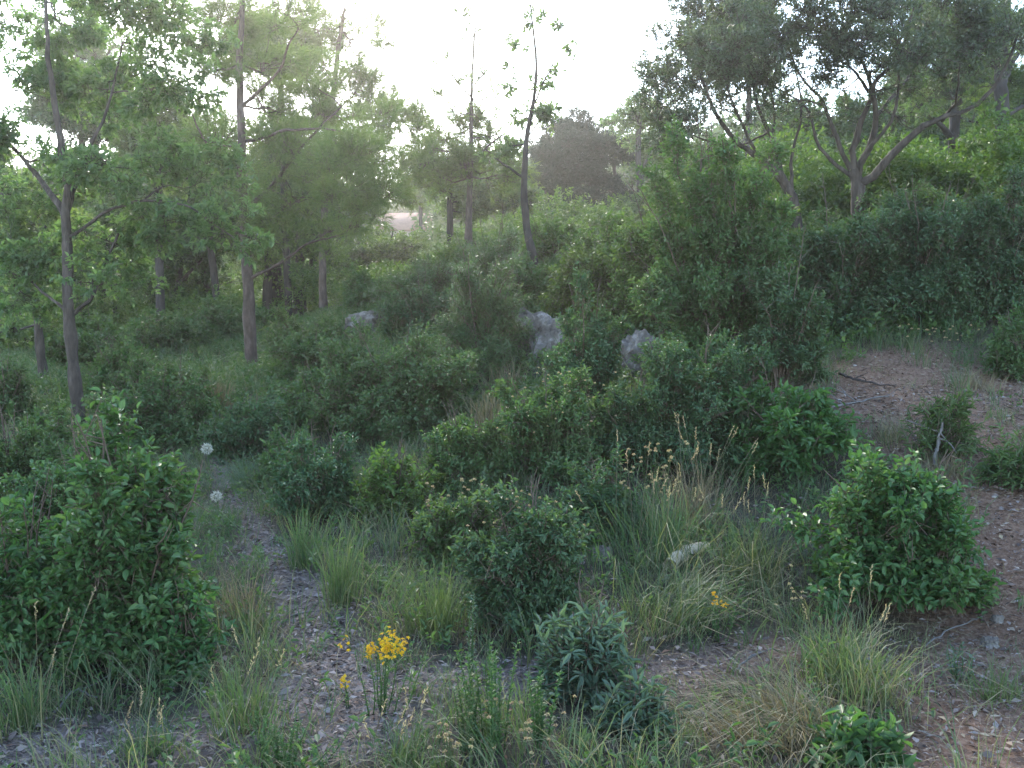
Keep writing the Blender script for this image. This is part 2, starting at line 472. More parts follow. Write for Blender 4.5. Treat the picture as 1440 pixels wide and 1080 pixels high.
def shrub_parts(kind, w, h, seed, Y, root, stems=True, mat=None, lai=1.0, lobes=None, nlob=13):
    """arching shoots from one foot, each dressed in leafy twigs, so the outline is ragged and gaps stay between the shoots"""
    r = np.random.default_rng(seed)
    K = KIND[kind]
    fine = max(1.0, 4.6 * Y / 963 / K['L'])           # leaves never smaller than a few pixels
    L = K['L'] * fine; Wd = K['Wd'] * fine
    far = Y > 9
    ns = int(nlob * 2.6)
    area = PI * w * (h * .8 + w * .3)
    n = int(min(6500, area * K['lai'] * lai * 1.6 / (L * Wd * .7 * K['nl'])))
    st = MB(); PP = []; DD = []
    e1, e2 = r.uniform(.75, 1.15, 2)
    for k in range(ns):
        a = 2 * PI * (k * .618 + r.normal(0, .06)); th = math.acos(max(-1, 1 - r.uniform(.01, 1.15)))
        q_ = r.uniform(.74, 1.0) + (.32 * r.uniform() if r.uniform() < .33 and th > .3 else 0)
        sh = math.sin(th) ** .7; ch = max(math.cos(th), 0) ** .75
        tip = np.array([w * .47 * e1 * sh * math.cos(a), w * .47 * e2 * sh * math.sin(a), h * ch * .84 + h * .10]) * q_
        base = np.array([r.normal(0, .04 * w), r.normal(0, .04 * w), -.03])
        midp = base * .5 + tip * .5 + np.array([-.10 * tip[0], -.10 * tip[1], .14 * math.sin(th) * h])
        q = resample([base, midp, tip], 12, r, .010 * h)
        st.add(*tube(q, np.linspace(.011, .0025, 12) * (.5 + .5 * h), 4))
        m = max(3, int(n / ns * r.uniform(.6, 1.4)))
        u = .28 + .72 * np.sqrt(r.uniform(0, 1, m)); f = u * 11 - 1e-6; i = np.minimum(f.astype(int), 10); f = (f - i)[:, None]
        c = q[i] * (1 - f) + q[i + 1] * f
        T = unit(q[np.minimum(i + 1, 11)] - q[i])
        rad = rdir(m, r); rad = unit(rad - .4 * T)
        rc = w * .17 * (1.15 - u)[:, None] ** .6 * np.sqrt(r.uniform(.02, 1, (m, 1))) + .01
        PP.append(c + rad * rc); DD.append(unit(T * .5 + rad * .55 + np.array([0, 0, .45]) + r.normal(0, .3, (m, 3))))
    for k in range(7):
        a = r.uniform(0, 6.28); th = r.uniform(.2, 1.2)
        tip = np.array([w * .5 * math.sin(th) * math.cos(a), w * .5 * math.sin(th) * math.sin(a), h * math.cos(th)]) * r.uniform(1.0, 1.28)
        q = resample([np.array([0, 0, 0.]), tip * .55 + [0, 0, .08 * h], tip], 8, r, .012 * h)
        st.add(*tube(q, np.linspace(.007, .0022, 8) * (.5 + .5 * h), 4))
        for s_ in range(3):
            i = r.integers(4, 7); st.add(*tube(resample([q[i], q[i] + rdir(1, r)[0] * .12 * h + [0, 0, .05 * h]], 4, r), np.linspace(.003, .0015, 4) * (.5 + .5 * h), 3))
    P = np.concatenate(PP); td = np.concatenate(DD); n = len(P)
    P[:, 2] = np.where(P[:, 2] < .02, np.abs(P[:, 2]) * .5 + .02, P[:, 2])
    tl = K['tl'] * min(fine, 1.6) * r.uniform(.55, 1.3, n)
    b = MB(); b.add(*twig_leaves(P - td * tl[:, None] * .5, td, tl, K['nl'], L, Wd, r, far=far, jitter=.55))
    link('foliage', b.mesh('foliage'), mat or M[K['mat']], root)
    if stems:
        st.add(*prism_twigs(P - td * tl[:, None] * .9, td, tl * 1.5, .0020 * min(fine, 2)))
        link('stems', st.mesh('stems', smooth=True), M['twig'], root)


_cache = {}


def shrub(label, kind, px, py, wpx, hpx, Y=None, seed=None, group=None, name='shrub', lai=1.0, stems=True, nlob=13, cat='shrub'):
    """a shrub whose foot meets the ground where the photograph shows it"""
    if Y is None:
        x, Yf = at(px, py); Y = Yf + wpx / FPX * Yf * .35
    x = (px - 720) / FPX * Y * (1 / (math.cos(PITCH) + 0)) * 1.0
    x = W(px, py, Y)[0]
    w = wpx / FPX * Y * 1.18; h = hpx / FPX * Y
    z = hz(x, Y)
    root = thing(name, label, cat, (x, Y, z - .02), group)
    sd = seed if seed is not None else int(px * 7 + py)
    shrub_parts(kind, w, h, sd, Y, root, stems=stems, lai=lai, nlob=nlob)
    return root


# near and middle shrubs: label, kind, centre px, foot py, width, height
shrub('big dense broadleaf bush standing tall in the left foreground beside the narrow path', 'broad', 186, 960, 215, 385, seed=3, lai=1.15, nlob=16, name='bush', cat='bush')
shrub('shadowed broadleaf bush with brown stems at the left edge of the foreground', 'broad', 40, 950, 200, 235, seed=4, name='bush', cat='bush')
shrub('glossy leafy bush in the right foreground beside the bare earth path', 'broad', 1258, 885, 222, 235, seed=5, lai=1.1, nlob=16, name='bush', cat='bush')
shrub('dark dense shrub with dry flower heads in the centre foreground behind the grey herb', 'lentisk', 745, 895, 175, 205, seed=6, lai=1.0)
shrub('round leafy bush at the left edge just in front of the oak trunk foot', 'scrub', 28, 730, 140, 150, seed=8, name='bush', cat='bush')
shrub('low spreading shrub on the slope right of the oak trunk foot', 'scrub', 218, 640, 130, 120, seed=9)
shrub('small compact dark green shrub at the foot of the pine trunk', 'lentisk', 352, 655, 92, 98, seed=10)
shrub('low shrub between the path and the bright green bush', 'lentisk', 445, 735, 130, 130, seed=12)
shrub('small bright green bush in the middle of the thicket above the tall grass', 'yellow', 552, 735, 95, 100, seed=13, name='bush', cat='bush')
shrub('wide domed shrub left of centre below the pale flat-topped rock', 'scrub', 555, 625, 200, 150, seed=14, lai=1.1, nlob=18)
shrub('pale-flecked shrub right of centre in front of the round dark shrub', 'scrub', 775, 690, 155, 150, seed=15)
shrub('round dark green shrub between the two grey rocks', 'lentisk', 825, 590, 108, 170, seed=16)
shrub('fuzzy upright shrub left of the large grey rock', 'oliveshrub', 672, 545, 130, 170, seed=17)
shrub('tall dense shrub right of centre whose foot the rough grass hides', 'lentisk', 970, 680, 190, 200, seed=18)
shrub('feathery green shrub at the foot of the earth mound', 'herb', 1110, 690, 150, 140, seed=19, lai=1.3)
shrub('tall shrub rising from the rocky bank right of the small grey rock', 'scrub', 1010, 560, 225, 345, seed=20, lai=1.1, nlob=18)
shrub('narrow dark shrub closing the thicket at the left end of the earth mound', 'lentisk', 1100, 560, 120, 190, seed=22)
shrub('dark bank shrub directly behind the earth mound', 'lentisk', 1185, 480, 150, 190, seed=23, lai=1.1)
shrub('broad dark bank shrub below the spreading olive trunk', 'lentisk', 1290, 470, 170, 200, seed=24, lai=1.1)
shrub('dark bank shrub at the right edge behind the earth mound', 'lentisk', 1405, 470, 160, 180, seed=25, lai=1.1)
shrub('low bush at the right edge on top of the earth mound', 'scrub', 1430, 540, 90, 100, seed=26, name='bush', cat='bush')
shrub('scruffy thin shrub growing in the middle of the bare earth mound', 'oliveshrub', 1325, 650, 80, 105, seed=27, lai=.5)
shrub('small grey-green shrub at the right edge below the earth mound', 'oliveshrub', 1425, 695, 80, 55, seed=28)
shrub('small shrub of the thicket between the domed shrub and the pale-flecked shrub', 'scrub', 660, 700, 130, 110, seed=29)
shrub('sunlit yellow-green shrub in front of the two dark pine trunks on the right', 'yellow', 1335, 330, 120, 90, Y=12, seed=30)
shrub('yellow-green shrub at the foot of the two-stemmed leaning olive', 'yellow', 1060, 330, 160, 100, Y=12.5, seed=31)
shrub('yellow-green shrub at the right edge above the dark bank shrubs', 'yellow', 1425, 345, 110, 90, Y=12, seed=32)
shrub('tall light green shrub left of the two-stemmed leaning olive', 'yellow', 935, 420, 150, 190, Y=11.5, seed=33)
shrub('light green shrub right of the curved slender tree foot', 'yellow', 850, 410, 120, 110, Y=13.5, seed=34)
shrub('pale green shrub behind the curved slender tree foot', 'yellow', 780, 355, 100, 75, Y=18, seed=35)
shrub('soft olive-green shrub at the foot of the slender straight pine', 'oliveshrub', 690, 430, 120, 130, Y=15, seed=36)
shrub('fuzzy green shrub left of the slender straight pine', 'oliveshrub', 600, 420, 110, 85, Y=17, seed=37)
shrub('green shrub to the left of the pale flat-topped rock', 'scrub', 430, 480, 110, 70, Y=16, seed=38)
shrub('low green shrub right of the pine trunk', 'scrub', 440, 540, 110, 80, seed=39)
shrub('low green shrub far down the slope between oak and pine trunks', 'scrub', 230, 510, 130, 70, seed=40)
shrub('green shrub right of the pale flat-topped rock', 'lentisk', 590, 480, 90, 90, Y=14, seed=41)
shrub('low shrub at the left edge behind the oak trunk', 'scrub', 5, 610, 90, 100, seed=42)
shrub('dim shrub far behind the pine between its trunk and the dark trunks', 'scrub', 330, 500, 110, 60, Y=20, seed=43)
shrub('yellowish shrub far back beyond the oak trunk', 'yellow', 130, 500, 120, 70, Y=20, seed=44)
shrub('grey-leaved bushy herb at the bottom edge of the picture', 'sage', 825, 1070, 130, 165, Y=3.75, seed=45, name='herb_plant', cat='herb')
shrub('fresh green leafy herb cut by the bottom edge below the straw tuft', 'herb', 1205, 1140, 90, 82, Y=3.15, seed=46, name='herb_plant', cat='herb', lai=.8)
shrub('wide green shrub filling the slope between the oak trunk and the path', 'scrub', 180, 570, 120, 95, seed=85)
shrub('small shrub on the left path edge opposite the compact dark shrub', 'scrub', 255, 590, 90, 80, seed=48)

shrub('shrub just left of the domed shrub behind the compact dark shrub', 'scrub', 452, 605, 105, 90, seed=61)
shrub('shrub under the left side of the tall shrub with pale rough leaves', 'lentisk', 895, 665, 120, 120, seed=62)
shrub('shrub right of the tall rocky-bank shrub, left of the dark bank shrubs', 'scrub', 1090, 440, 130, 150, Y=10.5, seed=64)
shrub('light green shrub at the foot of the spreading olive', 'scrub', 1200, 350, 130, 80, Y=12, seed=65)
shrub('yellowish shrub on the slope right of the large grey rock, above the round dark one', 'yellow', 830, 470, 120, 110, Y=12.4, seed=66)
shrub('green shrub above the large grey rock', 'scrub', 745, 440, 110, 90, Y=13.5, seed=67)
shrub('leafy bush low at the left edge behind the shadowed one', 'broad', 110, 760, 150, 130, seed=68, name='bush', cat='bush')
shrub('low bush at the right side of the big left bush', 'broad', 258, 955, 80, 140, seed=69, name='bush', cat='bush', lai=.8)
shrub('low shrub right of the path in front of the compact dark shrub', 'scrub', 405, 690, 90, 80, seed=70)
shrub('green shrub on the slope far left between oak and leaning stem', 'scrub', 120, 545, 110, 80, Y=15, seed=71)
shrub('shrub left of the dark centre shrub, below the bright green bush', 'scrub', 640, 800, 110, 110, seed=72)
shrub('shrub right of the dark centre shrub, below the pale-flecked one', 'lentisk', 850, 770, 120, 110, seed=73)
shrub('light green shrub below the slender straight pine', 'yellow', 655, 395, 100, 70, Y=19, seed=74)
shrub('shrub far back right of the grey-trunked pine', 'scrub', 520, 440, 90, 60, Y=20, seed=75)
shrub('green shrub on the crest behind the dark bank shrubs, right of the olive trunk', 'scrub', 1280, 345, 110, 80, Y=12.5, seed=76)

shrub('smaller grey-leaved herb growing against the right side of the big grey-leaved one', 'sage', 890, 1040, 75, 95, seed=80, name='herb_plant', cat='herb')
shrub('small grey-leaved herb standing right behind the narrow bright feathery herb', 'sage', 790, 985, 60, 70, seed=81, name='herb_plant', cat='herb', lai=.8)

# ------------------------------------------------------------------ trees
def tree(label, name, base, trunk, r0, r1, limbs, blobs, leaf, bark, seed, Y, dens=1.0, cat='tree', group=None, spread=.45, sparse=1.0, limbname='limb', clumps=9, yj=.7, taper=.85, yb=0):
    """trunk and limbs follow the photographed lines; clumps of foliage sit on branches that grow from the nearest wood.
    trunk/limbs: photo points (px, py[, dY]); blobs: (px, py, radius px[, density])"""
    r = np.random.default_rng(seed)

    def w3(p):
        return W(p[0], p[1], Y + (p[2] if len(p) > 2 else 0))
    T = [w3(p) for p in trunk]
    bx, by = T[0][0], T[0][1]
    bz = hz(bx, by)
    if T[0][2] > bz - .02:
        T = [np.array([bx, by, bz - .08])] + T
    org = np.array([bx, by, bz])
    root = thing(name, label, cat, tuple(org), group)
    TP = resample(T, 26, r, .004 * np.linalg.norm(T[-1] - T[0]) / 3)
    tr = np.linspace(1, 0, 26) ** taper * (r0 - r1) + r1
    tr *= 1 + .06 * r.normal(size=26); tr[0] *= 1.25
    b = MB(); b.add(*tube(TP, tr, 10)); link('trunk', b.mesh('trunk', org, True), M[bark], root)
    wood = [TP[8:]]; wr = [tr[8:]]
    for L_ in limbs:
        pts = [w3(p) for p in L_[0]]
        off = r.uniform(-1, 1) * spread
        if len(L_[0][0]) < 3:                          # lean limbs toward or away from the viewer
            for k in range(len(pts)):
                s = k / (len(pts) - 1)
                pts[k] = W(L_[0][k][0], L_[0][k][1], Y + off * s * 1.6)
        q = resample(pts, 16, r, .006 * np.linalg.norm(pts[-1] - pts[0]))
        rr = np.linspace(L_[1], L_[2], 16) * (1 + .05 * r.normal(size=16))
        b = MB(); b.add(*tube(q, rr, 8)); link(limbname, b.mesh('limb', org, True), M[bark], root)
        wood.append(q[3:]); wr.append(rr[3:])
    WP = np.concatenate(wood); WR = np.concatenate(wr)
    tps = []; tds = []
    for bl in blobs:
        tw = MB()
        R = bl[2] / FPX * Y
        dn = (bl[3] if len(bl) > 3 else 1.0) * dens
        C = W(bl[0], bl[1], Y + yb + r.uniform(-1, 1) * yj * (1.0 + R))
        i = np.argmin(np.linalg.norm(WP - C, axis=1) + .6 * np.maximum(WP[:, 2] - C[2], 0))
        s = WP[i]; mid = s * .5 + C * .5 + np.array([0, 0, -.08 * R]) + r.normal(0, .06, 3) * R
        q = resample([s, mid, C], 10, r, .03 * R)
        ra = min(WR[i] * .7, .012 + .02 * R)
        tw.add(*tube(q, np.linspace(ra, ra * .45, 10), 5))
        for k in range(int(clumps * (1 if dn > .5 else .7))):
            d = rdir(1, r)[0]; d[2] *= .75
            c = C + d * R * r.uniform(.35, 1.05)
            p0 = q[r.integers(5, 10)]
            q2 = resample([p0, (p0 + c) / 2 + r.normal(0, .08, 3) * R, c], 6, r, .02 * R)
            tw.add(*tube(q2, np.linspace(ra * .4, ra * .15, 6), 4))
            n = max(2, int(leaf['n'] * dn * R * R * (.5 + r.uniform(0, 1))))
            cr = R * r.uniform(.22, .42)
            dd = rdir(n, r)
            pp = c + dd * cr * np.cbrt(r.uniform(0, 1, (n, 1))) * np.array([1, 1, .62])
            tps.append(pp); tds.append(unit(dd * .6 + d * .5 + np.array([0, 0, leaf.get('up', .3)]) + r.normal(0, .3, (n, 3))))
        link('branch', tw.mesh('branch', org, True), M[bark], root)
    P = np.concatenate(tps); D = np.concatenate(tds); n = len(P)
    tl = leaf['tl'] * r.uniform(.6, 1.3, n)
    b = MB()
    if leaf.get('needle'):
        b.add(*needle_geo(P, D, tl, leaf['nl'], leaf['L'], leaf['Wd'], r))
    else:
        b.add(*twig_leaves(P, D, tl, leaf['nl'], leaf['L'], leaf['Wd'], r, far=leaf.get('far', False), jitter=.5))
    cro = link('crown', b.mesh('crown', org), M[leaf['mat']], root)
    t2 = MB(); t2.add(*prism_twigs(P - D * tl[:, None] * .5, D, tl * 1.3, leaf.get('tw', .003)))
    link('twigs', t2.mesh('twigs', org), M[bark], cro)
    return root


OAK = dict(mat='oak', L=.062, Wd=.030, nl=9, tl=.11, n=84, up=.2)
PINE = dict(mat='needle', L=.13, Wd=.0075, nl=26, tl=.18, n=52, needle=True, up=.5)
PINEFAR = dict(mat='needle', L=.20, Wd=.014, nl=22, tl=.24, n=36, needle=True, up=.5, tw=.005)
OLIVE = dict(mat='olive', L=.062, Wd=.021, nl=12, tl=.17, n=72, far=True, up=.5, tw=.005)
FAR = dict(mat='yellow', L=.11, Wd=.058, nl=9, tl=.26, n=32, far=True, up=.3, tw=.005)
FARG = dict(FAR, mat='wood', L=.11, Wd=.055, n=32); FARO = dict(FAR, mat='oak')
DARKP = dict(mat='darkneedle', L=.26, Wd=.03, nl=22, tl=.35, n=24, needle=True, up=.4, tw=.006)

tree('young oak with a thin forking trunk near the left edge', 'oak_tree', None,
     [(112, 612), (104, 520), (97, 440), (94, 360), (92, 305)], .068, .046,
     [([(92, 308), (90, 230), (82, 150), (72, 60), (66, -60)], .047, .014),
      ([(92, 305), (70, 275), (45, 240), (12, 200), (-40, 130)], .040, .012),
      ([(93, 300), (105, 265), (130, 210), (155, 150), (172, 60)], .030, .010),
      ([(98, 447), (125, 420), (145, 385), (165, 340), (190, 290), (230, 262)], .024, .008),
      ([(96, 440), (66, 415), (40, 395), (10, 380)], .018, .007),
      ([(94, 335), (140, 305), (200, 285), (270, 295), (330, 335)], .020, .007)],
     [(90, 40, 85), (185, 25, 85), (65, 130, 65), (150, 130, 80), (225, 120, 70), (235, 215, 60), (150, 225, 65), (70, 225, 50, .6), (290, 245, 50), (315, 330, 48),
      (235, 320, 60), (150, 335, 60), (50, 360, 55), (190, 395, 45, .7), (35, 425, 38), (10, 110, 45, .5), (5, 290, 55, .8), (260, 50, 60), (130, 395, 40, .6), (10, 20, 50, .5), (-40, 200, 60)],
     OAK, 'bark', 101, 10, dens=1.25, yb=.45)
tree('leaning thin-stemmed tree at the left edge behind the young oak', 'leaning_tree', None,
     [(66, 560), (55, 490), (48, 430), (40, 370), (22, 310), (-12, 250)], .065, .03,
     [([(40, 370), (60, 320), (80, 270)], .02, .008)],
     [(10, 290, 60), (50, 330, 55), (-20, 220, 70), (80, 260, 50), (20, 400, 50), (100, 340, 50), (10, 460, 40)], dict(OAK, far=True, L=.08, Wd=.042), 'bark', 102, 13, dens=.9)
tree('pine with a straight scaly trunk rising from the left-hand shrubs', 'pine_tree', None,
     [(357, 545), (352, 450), (348, 380), (343, 300), (340, 220), (338, 120), (340, 20), (342, -90)], .102, .03,
     [([(349, 392), (390, 370), (430, 345), (480, 330)], .03, .01), ([(345, 292), (385, 262), (430, 205), (480, 150)], .04, .012),
      ([(342, 250), (300, 215), (270, 160)], .03, .01), ([(346, 340), (310, 312), (265, 300)], .025, .01), ([(339, 150), (390, 100), (420, 40)], .03, .01),
      ([(341, 200), (420, 180), (520, 190)], .03, .01)],
     [(470, 230, 70), (420, 285, 70), (505, 290, 50), (450, 160, 60), (520, 180, 50), (400, 200, 55), (330, 265, 48, .7), (300, 195, 55), (380, 90, 60), (330, 30, 70), (390, 10, 50, .8),
      (285, 90, 60), (465, 325, 48), (545, 235, 42), (400, 335, 42), (430, 110, 45, .7), (300, -30, 60), (370, 150, 50)],
     PINE, 'pinebark', 103, 15, dens=1.25)
tree('grey-trunked pine behind, its open crown reaching toward the white sky', 'pine_tree', None,
     [(455, 460), (454, 400), (456, 300), (464, 180), (478, 60), (485, 10)], .12, .03,
     [([(460, 220), (510, 180), (570, 170)], .04, .012), ([(470, 130), (500, 95), (545, 70)], .03, .01), ([(458, 270), (520, 250), (590, 230)], .03, .012)],
     [(495, 60, 45, .8), (455, 95, 42, .8), (535, 140, 50), (580, 185, 40), (510, 205, 60), (570, 235, 38), (590, 160, 24, .6), (480, 20, 28, .5), (545, 60, 18, .4), (440, 170, 45), (530, 270, 45), (425, 40, 35, .6), (560, 150, 36, .8), (600, 205, 30, .8), (592, 262, 36), (520, 240, 45), (500, 130, 45, .8), (455, 40, 35, .7)],
     PINEFAR, 'pinebark', 104, 24, dens=1.0)
for i, (px, lab, lean, Y, kind) in enumerate([
        (303, 'leaning dark trunk far behind, left of the pine trunk', -34, 30, FARG), (376, 'dark trunk just right of the pine trunk, first of the dark row', 4, 28, FAR),
        (394, 'thick dark trunk in the middle of the dark row', -12, 29, FARO), (421, 'stout dark trunk left of the slim grey trunk', 2, 28, FAR), (438, 'slim dark trunk touching the grey-trunked pine', 3, 30, FARG)]):
    tree(lab, 'woodland_tree', None, [(px, 480), (px + lean * .2, 430), (px + lean * .6, 360), (px + lean, 290), (px + lean * 1.3, 200)], [.16, .17, .26, .24, .17][i], .02,
         [([(px + lean * .6, 355), (px + lean * .6 - 30, 320), (px + lean - 55, 300)], .06, .02), ([(px + lean * .7, 340), (px + lean + 30, 300), (px + lean + 50, 270)], .06, .02)],
         [(px + lean - 45, 345, 42), (px + lean + 30, 350, 36), (px + lean, 290, 50), (px + lean - 35, 250, 45), (px + lean + 40, 240, 45), (px - 15, 385, 24, .7), (px + 25, 395, 20, .6), (px + lean, 195, 50)],
         kind, 'darkbark', 110 + i, Y, dens=1.0, group='dark trunks behind the pine')
tree('slender straight pine with a sparse top against the white sky', 'pine_tree', None,
     [(664, 440), (660, 340), (662, 250), (665, 160), (668, 80), (673, -20)], .105, .012,
     [([(663, 230), (690, 200), (712, 185)], .03, .01), ([(663, 215), (640, 195), (615, 200)], .03, .01), ([(666, 140), (640, 110), (622, 80)], .02, .006), ([(667, 120), (690, 90), (715, 60)], .018, .005)],
     [(640, 190, 34), (700, 190, 32), (615, 212, 26), (662, 170, 30), (690, 215, 26), (640, 112, 16, .8), (622, 85, 11, .9), (680, 102, 13, .9), (692, 135, 14, .9), (618, 140, 12, .9), (665, 50, 14, .5), (716, 62, 9, .7), (655, 235, 30, .8), (625, 250, 30, .8), (700, 245, 28, .7), (650, 20, 9, .5), (638, 225, 34, .8), (690, 240, 34, .8), (600, 225, 28, .7), (716, 228, 24, .7), (648, 160, 20, .6), (684, 165, 20, .6)],
     dict(PINEFAR, n=55), 'pinebark', 121, 20, dens=1.1, clumps=6, yj=.4, taper=1.5)
tree('slim curved tree with scattered leaf tufts in front of the white sky', 'slender_tree', None,
     [(758, 420), (750, 365), (738, 310), (735, 250), (740, 190), (752, 130), (755, 80), (748, 20), (742, -30)], .085, .008,
     [([(736, 250), (715, 235), (695, 222)], .025, .008), ([(745, 165), (765, 120), (785, 75), (800, 45)], .018, .005), ([(752, 120), (735, 95), (720, 70)], .012, .004), ([(740, 195), (765, 165), (785, 158)], .016, .005)],
     [(750, 155, 20), (772, 160, 18), (732, 165, 16), (790, 40, 10, .9), (802, 70, 9, .9), (782, 100, 9, .9), (768, 112, 11, .9), (716, 100, 9, .9), (730, 65, 8, .9), (745, 30, 8, .9), (760, 118, 9, .9), (718, 122, 8, .9), (756, 20, 7, .8), (700, 222, 20), (715, 205, 18)],
     dict(OAK, far=True, n=170, L=.09, Wd=.045), 'darkbark', 122, 16, dens=1.0, clumps=4, yj=.3, spread=.3, taper=1.3)
tree('spreading grey olive with many bare limbs on the bank at right', 'olive_tree', None,
     [(1207, 345), (1206, 300), (1206, 262), (1200, 238)], .10, .075,
     [([(1200, 238), (1198, 205), (1207, 170), (1222, 130), (1215, 90), (1190, 50), (1180, -20)], .05, .012), ([(1203, 242), (1225, 200), (1232, 165), (1227, 125), (1245, 100), (1270, 70), (1285, 10)], .048, .011),
      ([(1205, 258), (1230, 245), (1262, 210), (1290, 185), (1325, 170), (1370, 150), (1410, 100), (1430, 50)], .062, .014), ([(1196, 238), (1180, 210), (1165, 170), (1150, 135), (1120, 100), (1100, 40)], .036, .010), ([(1208, 262), (1215, 215), (1255, 160), (1262, 90), (1250, 20)], .032, .009), ([(1200, 250), (1150, 205), (1135, 150), (1085, 120)], .03, .009),
      ([(1230, 165), (1250, 140), (1275, 110), (1300, 60)], .03, .01), ([(1222, 130), (1200, 100), (1175, 80)], .025, .009), ([(1325, 170), (1345, 140), (1350, 90)], .025, .009)],
     [(1190, 25, 70), (1270, 30, 60), (1340, 35, 60), (1150, 75, 50), (1300, 105, 48, .7), (1360, 95, 50), (1235, 90, 40, .5), (1180, 130, 35, .4), (1120, 140, 40, .5), (1265, 165, 30, .2), (1110, 35, 45), (1335, 130, 35, .4), (1230, 0, 50), (1400, 60, 50), (1205, 70, 42, .8), (1160, 110, 34, .6), (1245, 125, 28, .5), (1290, 65, 40, .8)],
     OLIVE, 'bark', 131, 13, dens=1.0, clumps=15, spread=.7, yj=.9)
tree('two-stemmed olive leaning left over the light green shrubs', 'olive_tree', None,
     [(1122, 330), (1116, 285), (1106, 262), (1092, 240)], .085, .06,
     [([(1092, 240), (1072, 222), (1045, 205), (1010, 170), (985, 110), (970, 30)], .055, .014), ([(1098, 248), (1085, 200), (1060, 130), (1040, 50)], .045, .012), ([(1045, 205), (1000, 200), (950, 180)], .022, .007), ([(1112, 280), (1110, 220), (1125, 150), (1110, 70)], .03, .009), ([(1104, 262), (1060, 215), (1020, 120), (1015, 40)], .03, .009), ([(1085, 200), (1090, 150), (1075, 80)], .025, .008)],
     [(990, 35, 50, .8), (1040, 65, 55), (960, 110, 45, .8), (1010, 140, 50, .5), (1060, 150, 42, .4), (960, 180, 40, .6), (1015, 205, 36, .35), (930, 150, 35, .7), (1080, 105, 40, .7), (940, 205, 30), (1000, 95, 50), (1070, 15, 45), (910, 90, 20, .5), (975, 230, 30, .5), (1030, 0, 50), (935, 115, 36, .7), (950, 60, 36, .7), (975, 10, 42, .8), (918, 165, 28, .6), (1000, 60, 40), (1075, 60, 45)],
     OLIVE, 'bark', 132, 13.5, dens=1.1, clumps=15, yj=.9)
tree('dark forked pine trunk behind the yellow-green shrub at right', 'pine_tree', None,
     [(1348, 300), (1344, 250), (1341, 200), (1346, 140), (1352, 60), (1350, -60)], .14, .06,
     [([(1342, 215), (1335, 188), (1316, 172), (1290, 150)], .08, .02), ([(1346, 140), (1320, 90), (1300, 40)], .05, .02), ([(1350, 90), (1385, 40), (1400, 0)], .05, .02)],
     [(1360, 50, 65), (1310, 60, 50), (1400, 110, 50), (1330, 0, 60), (1290, 140, 35), (1380, 170, 35)], dict(PINEFAR, L=.16), 'darkbark', 133, 18, dens=1.1)
tree('tall dark pine trunk leaning slightly near the right edge', 'pine_tree', None,
     [(1390, 310), (1396, 265), (1406, 210), (1411, 160), (1408, 110), (1414, 40), (1418, -60)], .16, .07,
     [([(1410, 120), (1430, 80), (1460, 40)], .06, .02), ([(1409, 100), (1385, 60), (1370, 10)], .05, .02), ([(1410, 165), (1440, 150), (1480, 150)], .05, .02)],
     [(1425, 50, 60), (1435, 180, 45), (1390, 120, 40), (1400, 0, 60), (1450, 110, 50), (1440, 240, 35)], dict(PINEFAR, L=.16), 'darkbark', 134, 17, dens=1.2)
# trees farther back
tree('dark round-topped conifer standing alone against the sky in the centre distance', 'conifer_tree', None,
     [(812, 360), (812, 280), (810, 200)], .22, .1, [],
     [(735, 285, 26), (745, 265, 24), (868, 215, 24), (880, 285, 24), (765, 210, 26), (810, 178, 24), (780, 190, 28), (840, 192, 28), (790, 215, 34), (830, 210, 36), (810, 190, 28), (775, 245, 30), (845, 240, 28), (810, 250, 40), (790, 280, 30), (835, 280, 30), (765, 275, 22), (858, 270, 20), (820, 300, 30)], dict(DARKP, L=.18, Wd=.022, tl=.25, n=44), 'darkbark', 141, 36, dens=1.5, yj=1.2)
tree('pale yellow-green tree overlapping the dark round conifer on its right', 'broadleaf_tree', None,
     [(880, 380), (872, 300), (862, 220)], .14, .06, [],
     [(860, 200, 24), (835, 192, 20, .8), (875, 225, 18), (840, 215, 14, .6), (868, 175, 18, .7)], FAR, 'darkbark', 142, 38, dens=1.3)
tree('open grey-green tree behind the leaning olive on its left', 'broadleaf_tree', None,
     [(905, 380), (902, 300), (898, 220), (900, 150)], .14, .06, [([(900, 240), (925, 200), (940, 170)], .05, .02)],
     [(885, 165, 30), (912, 195, 38), (930, 150, 36), (925, 245, 34), (955, 230, 36), (900, 150, 24), (945, 270, 34), (905, 285, 24)], dict(FARO), 'darkbark', 143, 32, dens=1.2)
